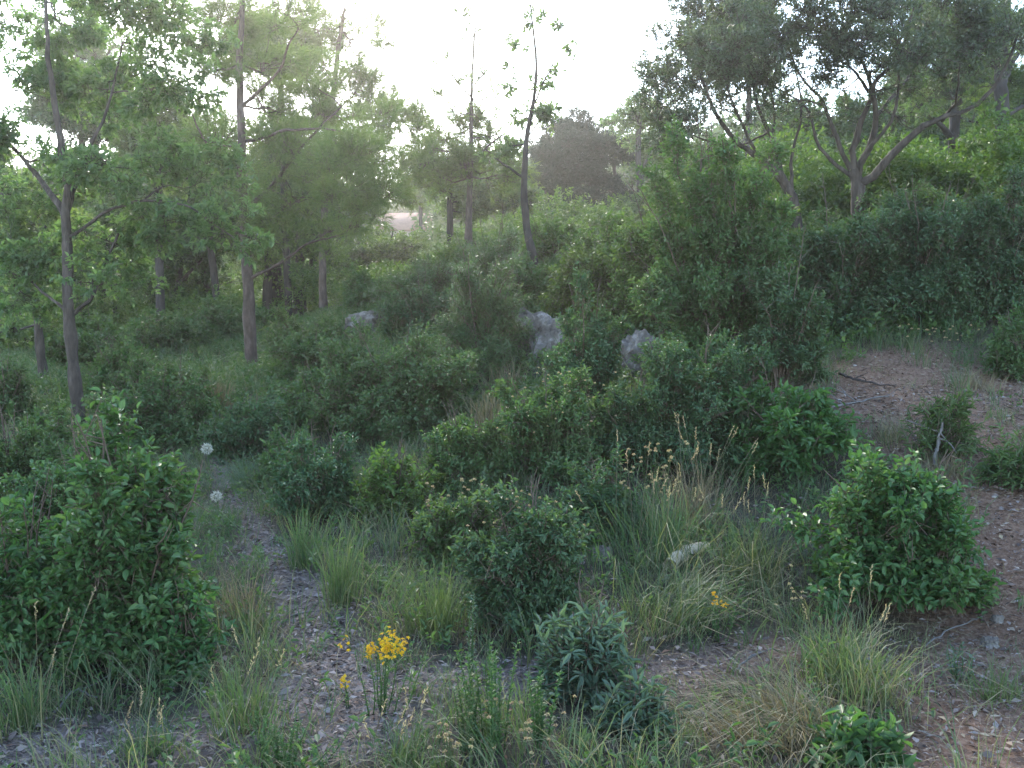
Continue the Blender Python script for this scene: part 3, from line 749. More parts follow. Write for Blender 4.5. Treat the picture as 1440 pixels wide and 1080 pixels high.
for i, (px, py, R, kind, lab, Y) in enumerate([
        (1140, 200, 60, FARG, 'green tree seen between the two olive trunks', 25), (1230, 195, 55, FARG, 'green tree glimpsed through the bare limbs of the spreading olive', 27),
        (1295, 225, 50, FARG, 'light green tree between the spreading olive and the forked pine trunk', 24),
        (590, 262, 36, FARO, 'soft green tree just above the distant pink roof', 52),
        (635, 262, 50, FARO, 'soft green tree left of the slender straight pine, right of the roof', 30), (706, 262, 42, FAR, 'soft pale tree between the slender pine and the curved tree', 30),
        (548, 352, 34, FAR, 'small yellowish tree below the distant pink roof', 33), (30, 330, 75, FARG, 'green tree filling the left edge behind the leaning stem', 24),
        (160, 330, 75, FARO, 'green tree behind the forking oak trunk', 26), (255, 370, 60, FARG, 'green tree between the oak and the pine trunk', 28),
        (500, 370, 34, FARG, 'green tree right of the grey-trunked pine', 34), (220, 200, 80, FARO, 'tall tree whose crown fills the gap between oak and pine', 22),
        (110, 90, 80, FARO, 'pale tall tree far behind the top of the oak', 28), (140, 170, 62, FARG, 'tall dim tree far behind the forking top of the oak', 27), (400, 60, 75, FARO, 'tall tree whose top shows right of the straight pine trunk', 26),
        (300, 290, 70, FARG, 'green tree just left of the straight pine trunk, behind it', 25),
        (1330, 90, 85, FARG, 'tall green tree far behind the long right limb of the olive', 31),
        (1310, 165, 62, FARG, 'dark green tree behind the forked pine trunk', 25), (1420, 150, 62, FARG, 'dark green tree right behind the tall leaning pine trunk', 26), (1200, 200, 55, FARG, 'dark green tree directly behind the spreading olive trunk', 24), (1390, 225, 45, FARG, 'light green tree low behind the tall leaning pine trunk', 23), (1160, 235, 42, FARG, 'light green tree low between the two olives', 21),
        (1050, 60, 60, FARO, 'pale green tall tree behind the top of the leaning olive', 34),
        (1010, 250, 50, FARG, 'green tree low behind the leaning olive limbs', 26)]):
    r_ = np.random.default_rng(500 + i)
    bl = [(px + r_.uniform(-.8, .8) * R, py + r_.uniform(-.75, .75) * R, R * r_.uniform(.45, .62)) for _ in range(11)] + [(px, py, R * .7)]
    foot = W(px, 420, Y)
    tree(lab, 'broadleaf_tree', None, [(px + r_.uniform(-8, 8), 440), (px + r_.uniform(-6, 6), py + R * .6), (px, py), (px + r_.uniform(-6, 6), py - R * .8)], .13, .012,
         [([(px, py + R * .4), (px + R * .4, py), (px + R * .6, py - R * .3)], .05, .02), ([(px, py + R * .3), (px - R * .4, py), (px - R * .6, py - R * .3)], .05, .02)],
         bl, kind, 'darkbark', 520 + i, Y, dens=1.15, group='trees standing behind the thicket', clumps=8)

# far wood: reads as one mass
r = np.random.default_rng(77)
b = MB(); n = 0
for k in range(700):
    a = r.uniform(-.75, .75); d = r.uniform(62, 125)
    x, y = d * math.sin(a), d * math.cos(a)
    if abs(a + .112) < .05 and d < 96: continue
    hgt = r.uniform(6, 10.0) * (.75 if -.30 < a < .12 else 1.0); cw = r.uniform(1.8, 3.2)
    lob = make_lobes(cw * 2, hgt, r, 8); m = 110
    P, dd = lobe_twigs(lob, m, r)
    P = P + np.array([x, y, hz(x, y)])
    b.add(*twig_leaves(P, unit(dd + [0, 0, .4]), np.full(m, .7), 5, .55, .32, r, far=True, jitter=.6))
tag(link('woodland', b.mesh('woodland'), M['wood']), 'distant wood closing the view behind the trees', 'woodland', kind='stuff')

r = np.random.default_rng(78); b = MB()
for k in range(380):
    a = r.uniform(-.62, .62) if k < 260 else r.uniform(.16, .56); d = r.uniform(23, 58) if k < 260 else r.uniform(14.5, 24); x, y = d * math.sin(a), d * math.cos(a)
    nr_ = d < 24 and k >= 260; hgt = .35 + 1.3 * r.uniform() ** 2.2 if nr_ else r.uniform(.7, 2.0); cw = r.uniform(.5, 1.0) if nr_ else r.uniform(.8, 1.6); m = 330 if nr_ else 200; lf_ = .05 + .0022 * d
    P, dd = lobe_twigs(make_lobes(cw * 2, hgt, r, 8), m, r)
    b.add(*twig_leaves(P + np.array([x, y, hz(x, y)]), unit(dd + [0, 0, .5]), np.full(m, .22), 7, lf_, lf_ * .5, r, far=True, jitter=.6))
tag(link('undergrowth', b.mesh('undergrowth'), M['yellow']), 'yellow-green undergrowth on the woodland floor far behind', 'undergrowth', kind='stuff')

# ------------------------------------------------------------------ distant house
hx, hy, hzz = W(566, 330, 86)
house = thing('house', 'distant small house with a pink tiled roof among the trees', 'house', (hx, hy, hz(hx, hy)))
zr = W(566, 326, 86)[2] - hz(hx, hy)
ze = zr; zt = W(566, 302, 86)[2] - hz(hx, hy)


def box(c, s):
    x, y, z = c; a, b_, d = s[0] / 2, s[1] / 2, s[2] / 2
    V = np.array([(x + i * a, y + j * b_, z + k * d) for i in (-1, 1) for j in (-1, 1) for k in (-1, 1)])
    return V, np.array([(0, 1, 3, 2), (4, 6, 7, 5), (0, 4, 5, 1), (2, 3, 7, 6), (0, 2, 6, 4), (1, 5, 7, 3)])


b = MB(); b.add(*box((0, 0, ze / 2 - .3), (4.4, 4.0, ze + .6))); link('wall', b.mesh('wall'), M['plaster'], house)
b = MB()
V = np.array([(-2.5, -2.3, ze - .05), (2.5, -2.3, ze - .05), (2.5, 0, zt), (-2.5, 0, zt), (-2.5, 2.3, ze - .05), (2.5, 2.3, ze - .05)])
V2 = V + np.array([0, 0, .16])
b.add(np.concatenate([V, V2]), np.array([(6, 7, 8, 9), (9, 8, 11, 10), (0, 3, 2, 1), (3, 4, 5, 2), (0, 1, 7, 6), (4, 10, 11, 5), (0, 6, 9, 3), (3, 9, 10, 4), (1, 2, 8, 7), (2, 5, 11, 8)]))
link('roof', b.mesh('roof'), M['roof'], house)
for k in (-1.2, 1.2):
    b = MB(); b.add(*box((k, -2.02, ze - .95), (.8, .08, 1.0))); w_ = link('window', b.mesh('window'), M['pane'], house)

# ------------------------------------------------------------------ rocks
def rock(label, px, py, wpx, hpx, Y, seed, name='rock', dy=.8):
    import bmesh
    x = W(px, py, Y)[0]; z = hz(x, Y)
    w = wpx / FPX * Y; h = hpx / FPX * Y
    bm = bmesh.new(); bmesh.ops.create_icosphere(bm, subdivisions=5, radius=1)
    for v in bm.verts:
        p = v.co.copy(); o = Vector((seed * 3.1, seed, -seed))
        d = 1 + .34 * mnoise.noise(p * 1.0 + o) + .22 * mnoise.noise(p * 2.1 + o) + .13 * mnoise.noise(p * 4.5 + o) + .07 * mnoise.noise(p * 10 + o)
        crack = abs(mnoise.noise(p * 1.9 + o * 2))
        if crack < .10: d -= .13 * (1 - crack / .10)
        bx_ = max(abs(p.x), abs(p.y), abs(p.z)) ** -.45
        v.co = Vector((p.x * w * .46 * d * bx_, p.y * w * .46 * dy * d * bx_, max(p.z, -.3) * h * .86 * d * bx_))
    me = bpy.data.meshes.new(name); bm.to_mesh(me); bm.free()
    o = link(name, me, M['rock']); o.location = (x, Y, z)
    tag(o, label, 'rock')
    return o


rock('large grey weathered limestone rock standing among the shrubs in the centre', 748, 522, 86, 66, 11.2, 3)
rock('small pale grey rock between the round dark shrub and the tall shrub', 908, 535, 76, 62, 9.9, 7)
rock('pale flat-topped limestone rock far back left of centre', 522, 466, 82, 32, 17, 5)
rock('grey stone lying in the grass right of the dark centre shrub', 848, 785, 34, 18, at(848, 790)[1], 12, 'stone')
rock('pale knobbly stone beside the right-hand earth path', 1393, 905, 26, 15, at(1393, 905)[1], 14, 'stone')
rock('small pale stone beyond the knobbly one on the path', 1402, 875, 18, 9, at(1402, 875)[1], 15, 'stone')

# ------------------------------------------------------------------ dead wood
def stick(label, name, pts, r0, r1, mat, seed, side=0, cat='dead branch', forks=()):
    """pts: photo ground position plus height above it"""
    r = np.random.default_rng(seed); P = []
    for px, py, h in pts:
        x, y = at(px, py); P.append(np.array([x, y, hz(x, y) + h]))
    org = P[0].copy(); q = resample(P, 14, r, .006)
    b = MB(); rr = np.linspace(r0, r1, 14) * (1 + .12 * r.normal(size=14)); b.add(*tube(q, rr, 8))
    for k in range(side):
        i = r.integers(3, 12); d = unit(rdir(1, r)[0] + [0, 0, .4]); ln = r.uniform(.08, .22)
        b.add(*tube(resample([q[i], q[i] + d * ln * .5 + r.normal(0, .01, 3), q[i] + d * ln], 6, r), np.linspace(rr[i] * .6, .002, 6), 5))
    # close the broken end
    o = link(name, b.mesh(name, org, True), M[mat]); o.location = org
    return tag(o, label, cat)


stick('pale broken log lying in the grass right of centre', 'log', [(942, 806, .05), (968, 795, .06), (996, 782, .07)], .04, .03, 'palewood', 1, cat='log')
stick('grey dead stem standing in the scruffy shrub on the mound', 'dead_stem', [(1318, 655, 0), (1320, 652, .12), (1323, 648, .26)], .016, .006, 'deadwood', 2, 3, cat='dead stem')
stick('grey fallen branch lying on the left side of the earth mound', 'fallen_branch', [(1165, 582, .03), (1205, 572, .03), (1250, 566, .02)], .010, .004, 'deadwood', 3, 5)
stick('thin fallen branch lying across the top of the earth mound', 'fallen_branch', [(1180, 535, .03), (1215, 545, .03), (1260, 550, .03)], .012, .004, 'darkbark', 4, 4)
stick('long pale stick slanting across the right path', 'stick', [(1300, 915, .02), (1340, 893, .03), (1385, 872, .03)], .004, .003, 'deadwood', 5, 0, cat='stick')
stick('curved thin stick on the litter left of the yellow flowers', 'stick', [(390, 885, .01), (410, 868, .03), (455, 862, .02)], .006, .003, 'deadwood', 6, 1, cat='stick')
stick('bent grey twig under the left foreground bush', 'stick', [(75, 1010, .02), (110, 985, .06), (140, 985, .04)], .006, .003, 'deadwood', 7, 1, cat='stick')
stick('short grey stick lying right of the grey-leaved herb', 'stick', [(1035, 948, .01), (1060, 938, .02), (1095, 925, .01)], .005, .003, 'deadwood', 8, 1, cat='stick')

# ------------------------------------------------------------------ grass
def blades(P, h, w, lean, r, curl=.5):
    """grass blades: base points, heights, widths, lean vectors (xy)"""
    n = len(P)
    a = r.uniform(0, 2 * PI, n); S = np.stack([np.cos(a), np.sin(a), np.zeros(n)], 1)
    Ld = np.c_[lean, np.zeros(n)]
    h = h[:, None]; w = w[:, None]
    up = np.array([0, 0, 1.])
    p0 = P; p1 = P + up * h * .40 + Ld * h * .16; p2 = P + up * h * .74 + Ld * h * .48; p3 = P + up * h * (1 - .25 * curl * np.linalg.norm(Ld, axis=1, keepdims=True)) + Ld * h * 1.0
    V = np.stack([p0 - S * w * .5, p0 + S * w * .5, p1 + S * w * .45, p1 - S * w * .45, p2 + S * w * .3, p2 - S * w * .3, p3], 1).reshape(-1, 3)
    base = np.arange(n)[:, None, None] * 7
    Q = (base + np.array([[[0, 1, 2, 3], [3, 2, 4, 5]]])).reshape(-1, 4)
    T = (np.arange(n)[:, None] * 7 + np.array([[5, 4, 6]]))
    return V, Q, T


def scatter(n, ylo, yhi, r, keep):
    """ground positions spread evenly over the picture's wedge"""
    y = np.sqrt(r.uniform(ylo ** 2, yhi ** 2, n)); x = r.uniform(-.62, .62, n) * y
    k = r.uniform(0, 1, n) < keep(x, y)
    return x[k], y[k]


r = np.random.default_rng(21)
b = MB()
# tufts of many blades
tx, ty = scatter(7000, 2.6, 9.5, r, lambda x, y: np.clip(.8 - .68 * bare(x, y), .10, 1) * (.35 + .65 * wob(x * .6 + 3, y * .6)))
k = 14
P = np.stack([np.repeat(tx, k) + r.normal(0, .035, len(tx) * k), np.repeat(ty, k) + r.normal(0, .035, len(tx) * k)], 1)
hh = np.repeat(r.uniform(.04, .25, len(tx)) * (.5 + wob(tx * .8, ty * .7)), k) * r.uniform(.5, 1.15, len(tx) * k)
ln = np.repeat(r.normal(0, .35, (len(tx), 2)), k, 0) + r.normal(0, .45, (len(tx) * k, 2))
V, Q, T = blades(np.c_[P, H(P[:, 0], P[:, 1]) - .01], hh, np.repeat(r.uniform(.0025, .005, len(tx)), k), ln, r)
b.add(V, Q); b.f.append(T + b.n - len(V))
# farther, coarser
tx, ty = scatter(7000, 9, 24, r, lambda x, y: np.clip(.9 - .9 * bare(x, y), .05, 1))
k = 8
P = np.stack([np.repeat(tx, k) + r.normal(0, .06, len(tx) * k), np.repeat(ty, k) + r.normal(0, .06, len(tx) * k)], 1)
hh = np.repeat(r.uniform(.12, .42, len(tx)), k) * r.uniform(.5, 1.15, len(tx) * k)
V, Q, T = blades(np.c_[P, H(P[:, 0], P[:, 1]) - .01], hh, np.full(len(P), .010), r.normal(0, .5, (len(P), 2)), r)
b.add(V, Q); b.f.append(T + b.n - len(V))
tag(link('grass', b.mesh('grass'), M['grass']), 'rough green and straw grass growing between the shrubs', 'grass', kind='stuff')

# dead thatch lying between the tufts
tx, ty = scatter(46000, 2.6, 9, r, lambda x, y: np.clip(.9 - .6 * bare(x, y), .2, 1) * wob(x * 1.3 + 1, y * 1.3) ** 1.5)
a = r.uniform(0, 6.28, len(tx)); ln = np.stack([np.cos(a), np.sin(a)], 1) * r.uniform(.8, 2.2, (len(tx), 1))
b = MB(); V, Q, T = blades(np.c_[tx, ty, H(tx, ty) + .004], r.uniform(.03, .12, len(tx)), r.uniform(.002, .004, len(tx)), ln, r, .9)
b.add(V, Q); b.f.append(T + b.n - len(V))
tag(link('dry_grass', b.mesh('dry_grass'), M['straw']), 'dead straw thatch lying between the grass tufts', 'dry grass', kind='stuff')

# low leafy ground cover
b = MB()
cx, cy = scatter(6500, 2.8, 26, r, lambda x, y: np.clip(.95 - 1.1 * bare(x, y), .02, 1) * np.where(y < 5, .9, 1))
for lo, hi in ((0, 9), (9, 40)):
    s = (cy >= lo) & (cy < hi); x, y = cx[s], cy[s]; k = 7 if lo == 0 else 11
    n = len(x) * k
    P = np.stack([np.repeat(x, k) + r.normal(0, .10 if lo == 0 else .22, n), np.repeat(y, k) + r.normal(0, .10 if lo == 0 else .22, n)], 1)
    hgt = np.repeat(r.uniform(.02, .16 if lo == 0 else .32, len(x)), k) * r.uniform(.3, 1, n)
    P3 = np.c_[P, H(P[:, 0], P[:, 1]) + hgt]
    td = unit(r.normal(0, .5, (n, 3)) + np.array([0, 0, 1]))
    b.add(*twig_leaves(P3 - td * .05, td, np.full(n, .10), 6, .038 if lo == 0 else .06, .017 if lo == 0 else .03, r, far=lo > 0))
tag(link('ground_cover', b.mesh('ground_cover'), M['scrub']), 'low leafy ground cover between the shrubs', 'ground cover', kind='stuff')

# litter of dead leaves, chips and needles on the open ground
def litter(name, label, mat, n, ylo, yhi, keep, s0, s1, seed):
    r = np.random.default_rng(seed)
    x, y = scatter(n, ylo, yhi, r, keep); m = len(x)
    z = H(x, y) + r.uniform(.004, .02, m)
    a = r.uniform(0, 2 * PI, m); D = unit(np.stack([np.cos(a), np.sin(a), r.normal(0, .25, m)], 1))
    N = unit(np.array([0, 0, 1.]) + r.normal(0, .35, (m, 3)))
    L = np.exp(r.uniform(math.log(s0), math.log(s1), m)); asp = r.choice([.07, .28, .5], m, p=[.55, .28, .17])
    b = MB(); b.add(*leaf_geo(np.stack([x, y, z], 1), D, N, L, L * asp, droop=.1, fold=.3, far=True))
    tag(link(name, b.mesh(name), M[mat]), label, 'litter', kind='stuff')


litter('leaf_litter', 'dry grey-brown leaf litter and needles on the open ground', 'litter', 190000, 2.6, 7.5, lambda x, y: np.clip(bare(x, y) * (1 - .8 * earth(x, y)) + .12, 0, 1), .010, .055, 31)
litter('earth_crumbs', 'reddish crumbs and chips on the bare mound', 'pinkchip', 110000, 3.0, 10.5, lambda x, y: bare(x, y) * earth(x, y), .010, .05, 32)

# stones
r = np.random.default_rng(33); b = MB()
x, y = scatter(900, 2.8, 10, r, lambda x, y: np.clip(bare(x, y) * (.3 + .7 * earth(x, y)), 0, 1))
g = (1 + 5 ** .5) / 2
ico = unit(np.array([(-1, g, 0), (1, g, 0), (-1, -g, 0), (1, -g, 0), (0, -1, g), (0, 1, g), (0, -1, -g), (0, 1, -g), (g, 0, -1), (g, 0, 1), (-g, 0, -1), (-g, 0, 1)], float))
icf = np.array([(0, 11, 5), (0, 5, 1), (0, 1, 7), (0, 7, 10), (0, 10, 11), (1, 5, 9), (5, 11, 4), (11, 10, 2), (10, 7, 6), (7, 1, 8), (3, 9, 4), (3, 4, 2), (3, 2, 6), (3, 6, 8), (3, 8, 9), (4, 9, 5), (2, 4, 11), (6, 2, 10), (8, 6, 7), (9, 8, 1)])
for xi, yi in zip(x, y):
    s = math.exp(r.uniform(math.log(.004), math.log(.022)))
    b.add(ico * s * r.uniform(.6, 1.2, (12, 1)) * np.array([1, 1, .6]) + np.array([xi, yi, hz(xi, yi) + s * .2]), icf)
tag(link('pebbles', b.mesh('pebbles'), M['stone']), 'small pale pebbles scattered on the bare earth', 'pebbles', kind='stuff')


# grass tufts large enough to count
def tuft(label, px, py, wpx, hpx, n, mat, seed, lean=(0, 0), name='grass_tuft', seedheads=0, width=.004, spread=.5):
    r = np.random.default_rng(seed); x, Y = at(px, py); z = hz(x, Y)
    w = wpx / FPX * Y; h = hpx / FPX * Y
    root = thing(name, label, 'grass tuft', (x, Y, z))
    n = int(n * .8); P = np.c_[r.normal(0, w * .33, (n, 2)) , np.zeros(n)]; q_ = r.normal(0, w * .16, (9, 2)); s_ = r.uniform(0, 1, n) < .65; P[s_, :2] = q_[r.integers(0, 9, s_.sum())] + r.normal(0, w * .07, (s_.sum(), 2))
    P[:, 2] = H(P[:, 0] + x, P[:, 1] + Y) - z - .01
    L = r.normal(0, spread * 1.5, (n, 2)) * r.uniform(.4, 1.5, (n, 1)) + np.array(lean) + P[:, :2] / w * .8
    b = MB(); V, Q, T = blades(P, h * r.uniform(.25, 1.1, n), width * r.uniform(.6, 1.3, n), L, r, .9)
    b.add(V, Q); b.f.append(T + b.n - len(V)); link('blades', b.mesh('blades'), M[mat], root)
    if seedheads:
        for k in range(seedheads):
            b = MB(); s = MB()
            p = np.array([r.normal(0, w * .2), r.normal(0, w * .2), 0]); d = np.array([r.normal(0, .22) + lean[0] * .5, r.normal(0, .22), 1.0])
            t = p + d * h * r.uniform(.9, 1.45)
            q = resample([p, (p + t) / 2 + [0, 0, .02], t], 6, r); b.add(*tube(q, np.linspace(.0016, .001, 6), 3))
            m = 14; pp = t - unit(d) * (np.linspace(0, .07, m))[:, None]
            s.add(*leaf_geo(pp, unit(unit(d) + r.normal(0, .35, (m, 3))), rdir(m, r), np.full(m, .014), np.full(m, .005), far=True))
            so_ = link('stalk', b.mesh('stalk'), M['straw'], root); link('seed_head', s.mesh('seed_head'), M['tan'], so_)
    return root


tuft('spraying green grass tuft in front of the right foreground bush', 1190, 975, 190, 120, 520, 'grass', 1, seedheads=6)
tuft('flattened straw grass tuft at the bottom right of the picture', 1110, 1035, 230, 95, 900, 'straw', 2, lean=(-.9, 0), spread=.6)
tuft('tall upright green grass clump left of the centre shrubs', 480, 850, 70, 130, 330, 'grass', 3, spread=.16)
tuft('tall green grass clump beside the path, left of the upright clump', 430, 800, 60, 110, 260, 'grass', 4, spread=.18)
tuft('olive-green wiry grass clump behind the yellow flowers', 615, 890, 90, 130, 480, 'broom', 5, spread=.22, width=.003)
tuft('tall rough grass with dry stalks right of the centre shrub', 940, 800, 150, 130, 620, 'grass', 6, spread=.35, seedheads=16)
tuft('rough grass clump under the feathery green shrub', 1060, 800, 140, 110, 520, 'grass', 7, spread=.4, seedheads=8)
tuft('arching grey-green grass tuft between log and yellow flower', 935, 880, 170, 90, 620, 'grass', 8, lean=(.5, 0), spread=.5)
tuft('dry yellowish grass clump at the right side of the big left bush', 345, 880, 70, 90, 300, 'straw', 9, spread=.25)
tuft('green grass clump in front of the big left bush', 350, 1020, 110, 110, 360, 'grass', 10, spread=.3, seedheads=5)
tuft('thin grass clump with dry stalks at the bottom left corner', 40, 1020, 120, 130, 300, 'grass', 11, spread=.3, seedheads=6)
tuft('grass clump below the left bush with pale stalks', 200, 1060, 120, 70, 300, 'grass', 12, spread=.4, seedheads=5)
tuft('grass clump at the back edge of the earth mound', 1270, 490, 70, 30, 200, 'grass', 13, spread=.25, width=.006)
tuft('pale grass tuft leaning over the path below the white seed heads', 345, 690, 60, 60, 240, 'sage', 14, lean=(-.7, 0), spread=.3)
tuft('grass tuft at the bottom right corner by the path', 1400, 985, 110, 60, 260, 'broom', 15, spread=.5)
tuft('wiry grass tuft at the bottom edge left of the grey-leaved herb', 560, 1075, 150, 70, 420, 'grass', 16, spread=.4, seedheads=8)
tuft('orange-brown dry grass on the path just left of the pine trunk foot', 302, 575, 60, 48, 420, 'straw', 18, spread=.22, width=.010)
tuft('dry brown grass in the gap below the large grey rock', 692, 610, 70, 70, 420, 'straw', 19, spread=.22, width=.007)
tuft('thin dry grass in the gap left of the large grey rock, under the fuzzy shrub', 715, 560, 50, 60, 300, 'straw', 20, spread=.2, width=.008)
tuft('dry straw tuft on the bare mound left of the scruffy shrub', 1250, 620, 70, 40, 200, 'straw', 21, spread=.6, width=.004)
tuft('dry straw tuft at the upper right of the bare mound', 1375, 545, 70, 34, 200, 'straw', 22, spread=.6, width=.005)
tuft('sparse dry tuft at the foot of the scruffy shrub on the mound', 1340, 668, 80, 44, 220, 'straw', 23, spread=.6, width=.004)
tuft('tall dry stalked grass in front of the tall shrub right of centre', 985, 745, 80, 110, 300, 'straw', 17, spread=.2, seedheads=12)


# ------------------------------------------------------------------ upright feathery herbs and flowers
def spires(label, px, py, wpx, hpx, ns, mat, seed, name='feathery_herb', flowers=None, cat='herb', leafL=.022, nleaf=70):
    """several upright stems dressed in narrow leaves; flowers = number of flower heads"""
    r = np.random.default_rng(seed); x, Y = at(px, py); z = hz(x, Y); w = wpx / FPX * Y; h = hpx / FPX * Y
    root = thing(name, label, cat, (x, Y, z))
    st = MB(); lf = MB(); tips = []
    for k in range(ns):
        p0 = np.array([r.normal(0, w * .13), r.normal(0, w * .13), -.02]); t = np.array([p0[0] * 2.2 + r.normal(0, w * .10), p0[1] * 2.2 + r.normal(0, w * .1), h * r.uniform(.7, 1.0)])
        q = resample([p0, (p0 * .6 + t * .4) + r.normal(0, .006, 3), t], 10, r); st.add(*tube(q, np.linspace(.003, .0012, 10), 4)); tips.append(t)
        u = np.sort(r.uniform(.18, 1, nleaf)) * 9; i = np.minimum(u.astype(int), 8); f = (u - i)[:, None]
        P = q[i] * (1 - f) + q[i + 1] * f; d = unit(t - p0)
        a = r.uniform(0, 6.28, nleaf); D = unit(np.stack([np.cos(a), np.sin(a), r.uniform(.5, 1.3, nleaf)], 1))
        lf.add(*leaf_geo(P, D, unit(np.array([0, 0, 1]) + r.normal(0, .4, (nleaf, 3))), leafL * r.uniform(.6, 1.2, nleaf) * (1.25 - .5 * u / 9), np.full(nleaf, leafL * .22), far=True))
    link('stems', st.mesh('stems'), M['herb'], root); link('leaves', lf.mesh('leaves'), M[mat], root)
    if flowers:
        for k in range(flowers):
            tq = tips[k % ns]; c = np.array([tq[0] * .55, tq[1] * .55, h * .9]) + np.array([r.normal(0, w * .17), r.normal(0, w * .12), r.normal(0, h * .075)])
            b = MB()
            for s in range(6):
                cc = c + r.normal(0, .013, 3); m = 5; a = np.arange(m) * 2 * PI / m + r.uniform(0, 6)
                tl = unit(np.array([r.normal(0, .5), -.5 + r.normal(0, .4), 1.0])); A = unit(np.cross(tl, [.3, .9, .1])); B = np.cross(tl, A)
                D = unit(np.cos(a)[:, None] * A + np.sin(a)[:, None] * B + tl * .35)
                b.add(*leaf_geo(np.repeat(cc[None], m, 0), D, np.repeat(tl[None], m, 0), np.full(m, .0095) * r.uniform(.7, 1.2, m), np.full(m, .0055)))
            b2 = MB(); b2.add(*tube(resample([tips[k % ns] * .8 + [0, 0, 0], c], 4, r), np.full(4, .001), 3)); fs_ = link('flower_stalk', b2.mesh('flower_stalk'), M['herb'], root)
            link('flower_head', b.mesh('flower_head'), M['petal'], fs_)
    return root


spires('plant with a cluster of bright yellow flowers in the left centre foreground', 535, 1010, 70, 115, 11, 'herb', 1, 'flowering_plant', 22, 'wildflower', .02, 55)
spires('small plant with one yellow flower left of the yellow cluster', 488, 1005, 20, 42, 2, 'herb', 2, 'flowering_plant', 2, 'wildflower', .018, 30)
spires('lone yellow wildflower in the grass right of centre', 1010, 905, 28, 70, 4, 'herb', 3, 'flowering_plant', 3, 'wildflower', .02, 45)
spires('tall light green feathery herb in the bottom centre', 695, 1055, 75, 160, 13, 'herb', 4, leafL=.026, nleaf=130)
spires('narrow bright feathery herb between the tall one and the grey-leaved herb', 758, 1055, 26, 140, 6, 'herb', 5, leafL=.026, nleaf=120)
spires('shorter feathery herb at the left side of the tall one', 660, 1060, 50, 120, 8, 'broom', 6, leafL=.024, nleaf=110)
spires('thin upright herb behind the tall feathery herb', 662, 960, 20, 150, 3, 'sage', 7, leafL=.026, nleaf=60)
spires('short green herb at the bottom edge in the left half', 400, 1095, 150, 70, 26, 'herb', 9, leafL=.022, nleaf=60)
spires('thin herb on the right path edge', 1350, 960, 40, 60, 5, 'sage', 10, leafL=.03, nleaf=26)


def seedball(label, px, py, rpx, foot):
    r = np.random.default_rng(px); x, Y = at(px, foot); z = hz(x, Y); c = W(px, py, Y) - np.array([x, Y, z]); R = rpx / FPX * Y
    root = thing('seed_head_plant', label, 'wildflower', (x, Y, z))
    b = MB(); b.add(*tube(resample([np.array([.03, 0, -.02]), c * .5 + [.015, 0, 0], c], 8, r), np.linspace(.004, .003, 8), 5)); link('stalk', b.mesh('stalk'), M['herb'], root)
    n = 260; d = rdir(n, r); b = MB()
    b.add(*leaf_geo(c + d * R * .55, unit(d + r.normal(0, .3, (n, 3))), rdir(n, r), R * r.uniform(.2, .75, n), np.full(n, R * .16), far=True)); b.add(ico * R * .3 + c, icf)
    link('seed_head', b.mesh('seed_head'), M['seed'], root)


seedball('round whitish seed head on a stalk beside the path, the farther of the two', 291, 631, 8, 672)
seedball('round whitish seed head low over the path, the nearer of the two', 304, 698, 8, 735)


def dried_heads(label, px, py, wpx, hpx, n, seed, mat='tan', name='dry_flower_stalks', s=.010):
    """dry stalks ending in pale heads"""
    r = np.random.default_rng(seed); x, Y = at(px, py); z = hz(x, Y); w = wpx / FPX * Y; h = hpx / FPX * Y
    root = thing(name, label, 'dry flowers', (x, Y, z))
    for k in range(n):
        st = MB(); hd = MB()
        p = np.array([r.normal(0, w * .2), r.normal(0, w * .2), -.01]); t = np.array([p[0] + r.normal(0, w * .12), p[1] + r.normal(0, w * .12), h * r.uniform(.5, 1.05)])
        st.add(*tube(resample([p, (p + t) / 2 + r.normal(0, .012, 3), t], 6, r), np.linspace(.0016, .001, 6), 3))
        m = 16; d = rdir(m, r); d[:, 2] = np.abs(d[:, 2]); hd.add(*leaf_geo(np.repeat(t[None], m, 0), d, rdir(m, r), np.full(m, s), np.full(m, s * .6), far=True))
        so_ = link('stalk', st.mesh('stalk'), M['broom'], root); link('flower_head', hd.mesh('flower_head'), M[mat], so_)
    return root


dried_heads('dry tan flower stalks at the bottom centre in front of the feathery herbs', 720, 1085, 190, 95, 26, 1)
dried_heads('pale dry flower stalks rising through the dark centre shrub', 740, 870, 130, 175, 30, 2)
dried_heads('dry seed stalks in front of the tall shrub right of centre', 910, 760, 130, 130, 46, 3, s=.013)
dried_heads('yellowing dry stalks at the bottom edge left of the feathery herbs', 625, 1085, 80, 65, 20, 4)
dried_heads('tan dry stalks beside the small bright green bush', 640, 770, 120, 90, 30, 5, 'tan', s=.014)
dried_heads('pale dry stalks in the pale-flecked shrub right of centre', 780, 680, 160, 160, 44, 6, 'tan', s=.010)
dried_heads('pale flower stalks beside the short stick at lower right', 1115, 900, 60, 100, 10, 7)
dried_heads('pale stalks at the back edge of the earth mound', 1330, 500, 130, 40, 26, 8, s=.014)

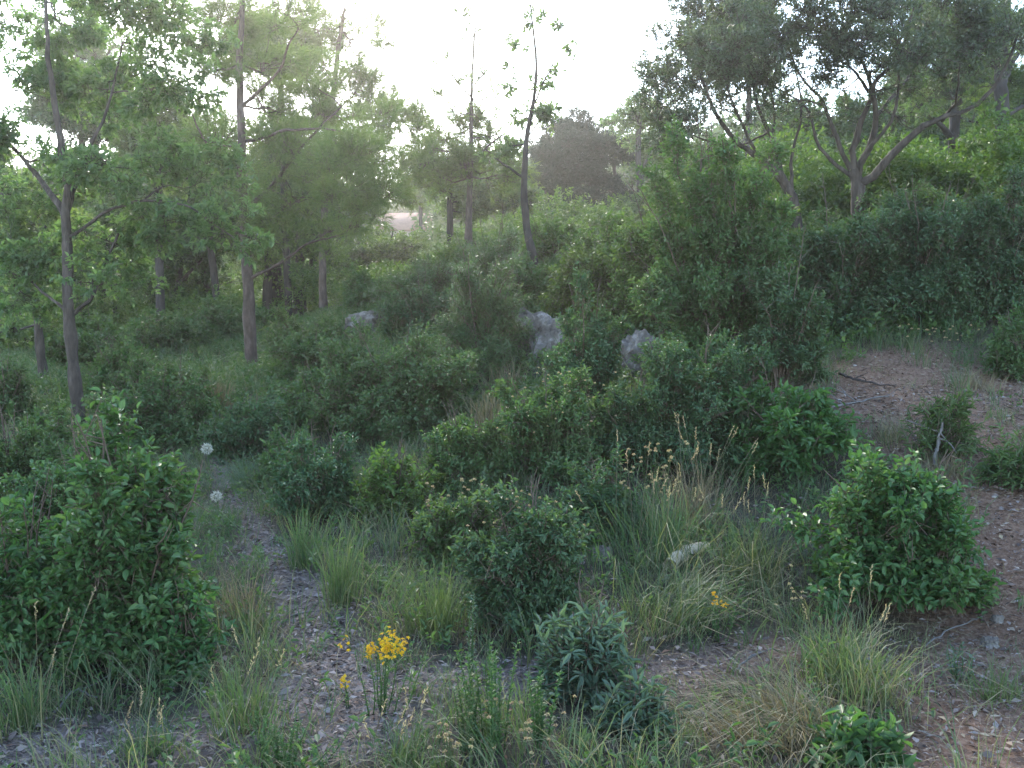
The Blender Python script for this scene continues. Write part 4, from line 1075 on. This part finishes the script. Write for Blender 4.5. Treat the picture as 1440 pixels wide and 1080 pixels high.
# ------------------------------------------------------------------ sky, sun, air
SUN_EL = math.radians(26); SUN_AZ = math.radians(-12)      # azimuth from +Y toward +X
world = bpy.data.worlds.new('World'); scene.world = world; world.use_nodes = True
nt = world.node_tree; bg = nt.nodes['Background']
sky = nt.nodes.new('ShaderNodeTexSky'); sky.sky_type = 'NISHITA'; sky.sun_disc = False
sky.sun_elevation = SUN_EL; sky.sun_rotation = SUN_AZ; sky.dust_density = 0.4; sky.air_density = 1.0; sky.ozone_density = 1.0
nt.links.new(sky.outputs[0], bg.inputs['Color']); bg.inputs['Strength'].default_value = .15
sd = bpy.data.lights.new('sun', 'SUN'); sd.energy = 1.2; sd.angle = math.radians(12); sd.color = (1, .93, .80)
so = bpy.data.objects.new('sun', sd); col.objects.link(so)
dirv = Vector((math.sin(SUN_AZ) * math.cos(SUN_EL), math.cos(SUN_AZ) * math.cos(SUN_EL), math.sin(SUN_EL)))
so.rotation_euler = dirv.to_track_quat('Z', 'Y').to_euler(); so.location = dirv * 50

GLARE_HAZE = True
if GLARE_HAZE:
    hb = MB(); hb.add(*box((0, 60, 19), (320, 340, 52)))  # thin scattering volume added to imitate veiling lens glare
    m, ntm, N, L = new_mat('glare_air')
    out = N.new('ShaderNodeOutputMaterial'); pv = N.new('ShaderNodeVolumePrincipled')
    pv.inputs['Density'].default_value = .0013; pv.inputs['Color'].default_value = (1, .96, .88, 1); pv.inputs['Anisotropy'].default_value = .78
    L.new(pv.outputs[0], out.inputs['Volume'])
    ho = link('glare_haze', hb.mesh('glare_haze'), m); tag(ho, 'thin pale veil in the air, added in place of lens glare', 'glare_haze', kind='stuff')

scene.view_settings.view_transform = 'Standard'
scene.view_settings.look = 'None'
scene.view_settings.exposure = 2.85
scene.view_settings.gamma = 1
scene.render.engine = 'CYCLES'
cy_ = scene.cycles
cy_.use_denoising = True
cy_.max_bounces = 6; cy_.diffuse_bounces = 2; cy_.glossy_bounces = 2; cy_.transmission_bounces = 3; cy_.volume_bounces = 0; cy_.transparent_max_bounces = 4
cy_.sample_clamp_indirect = 6
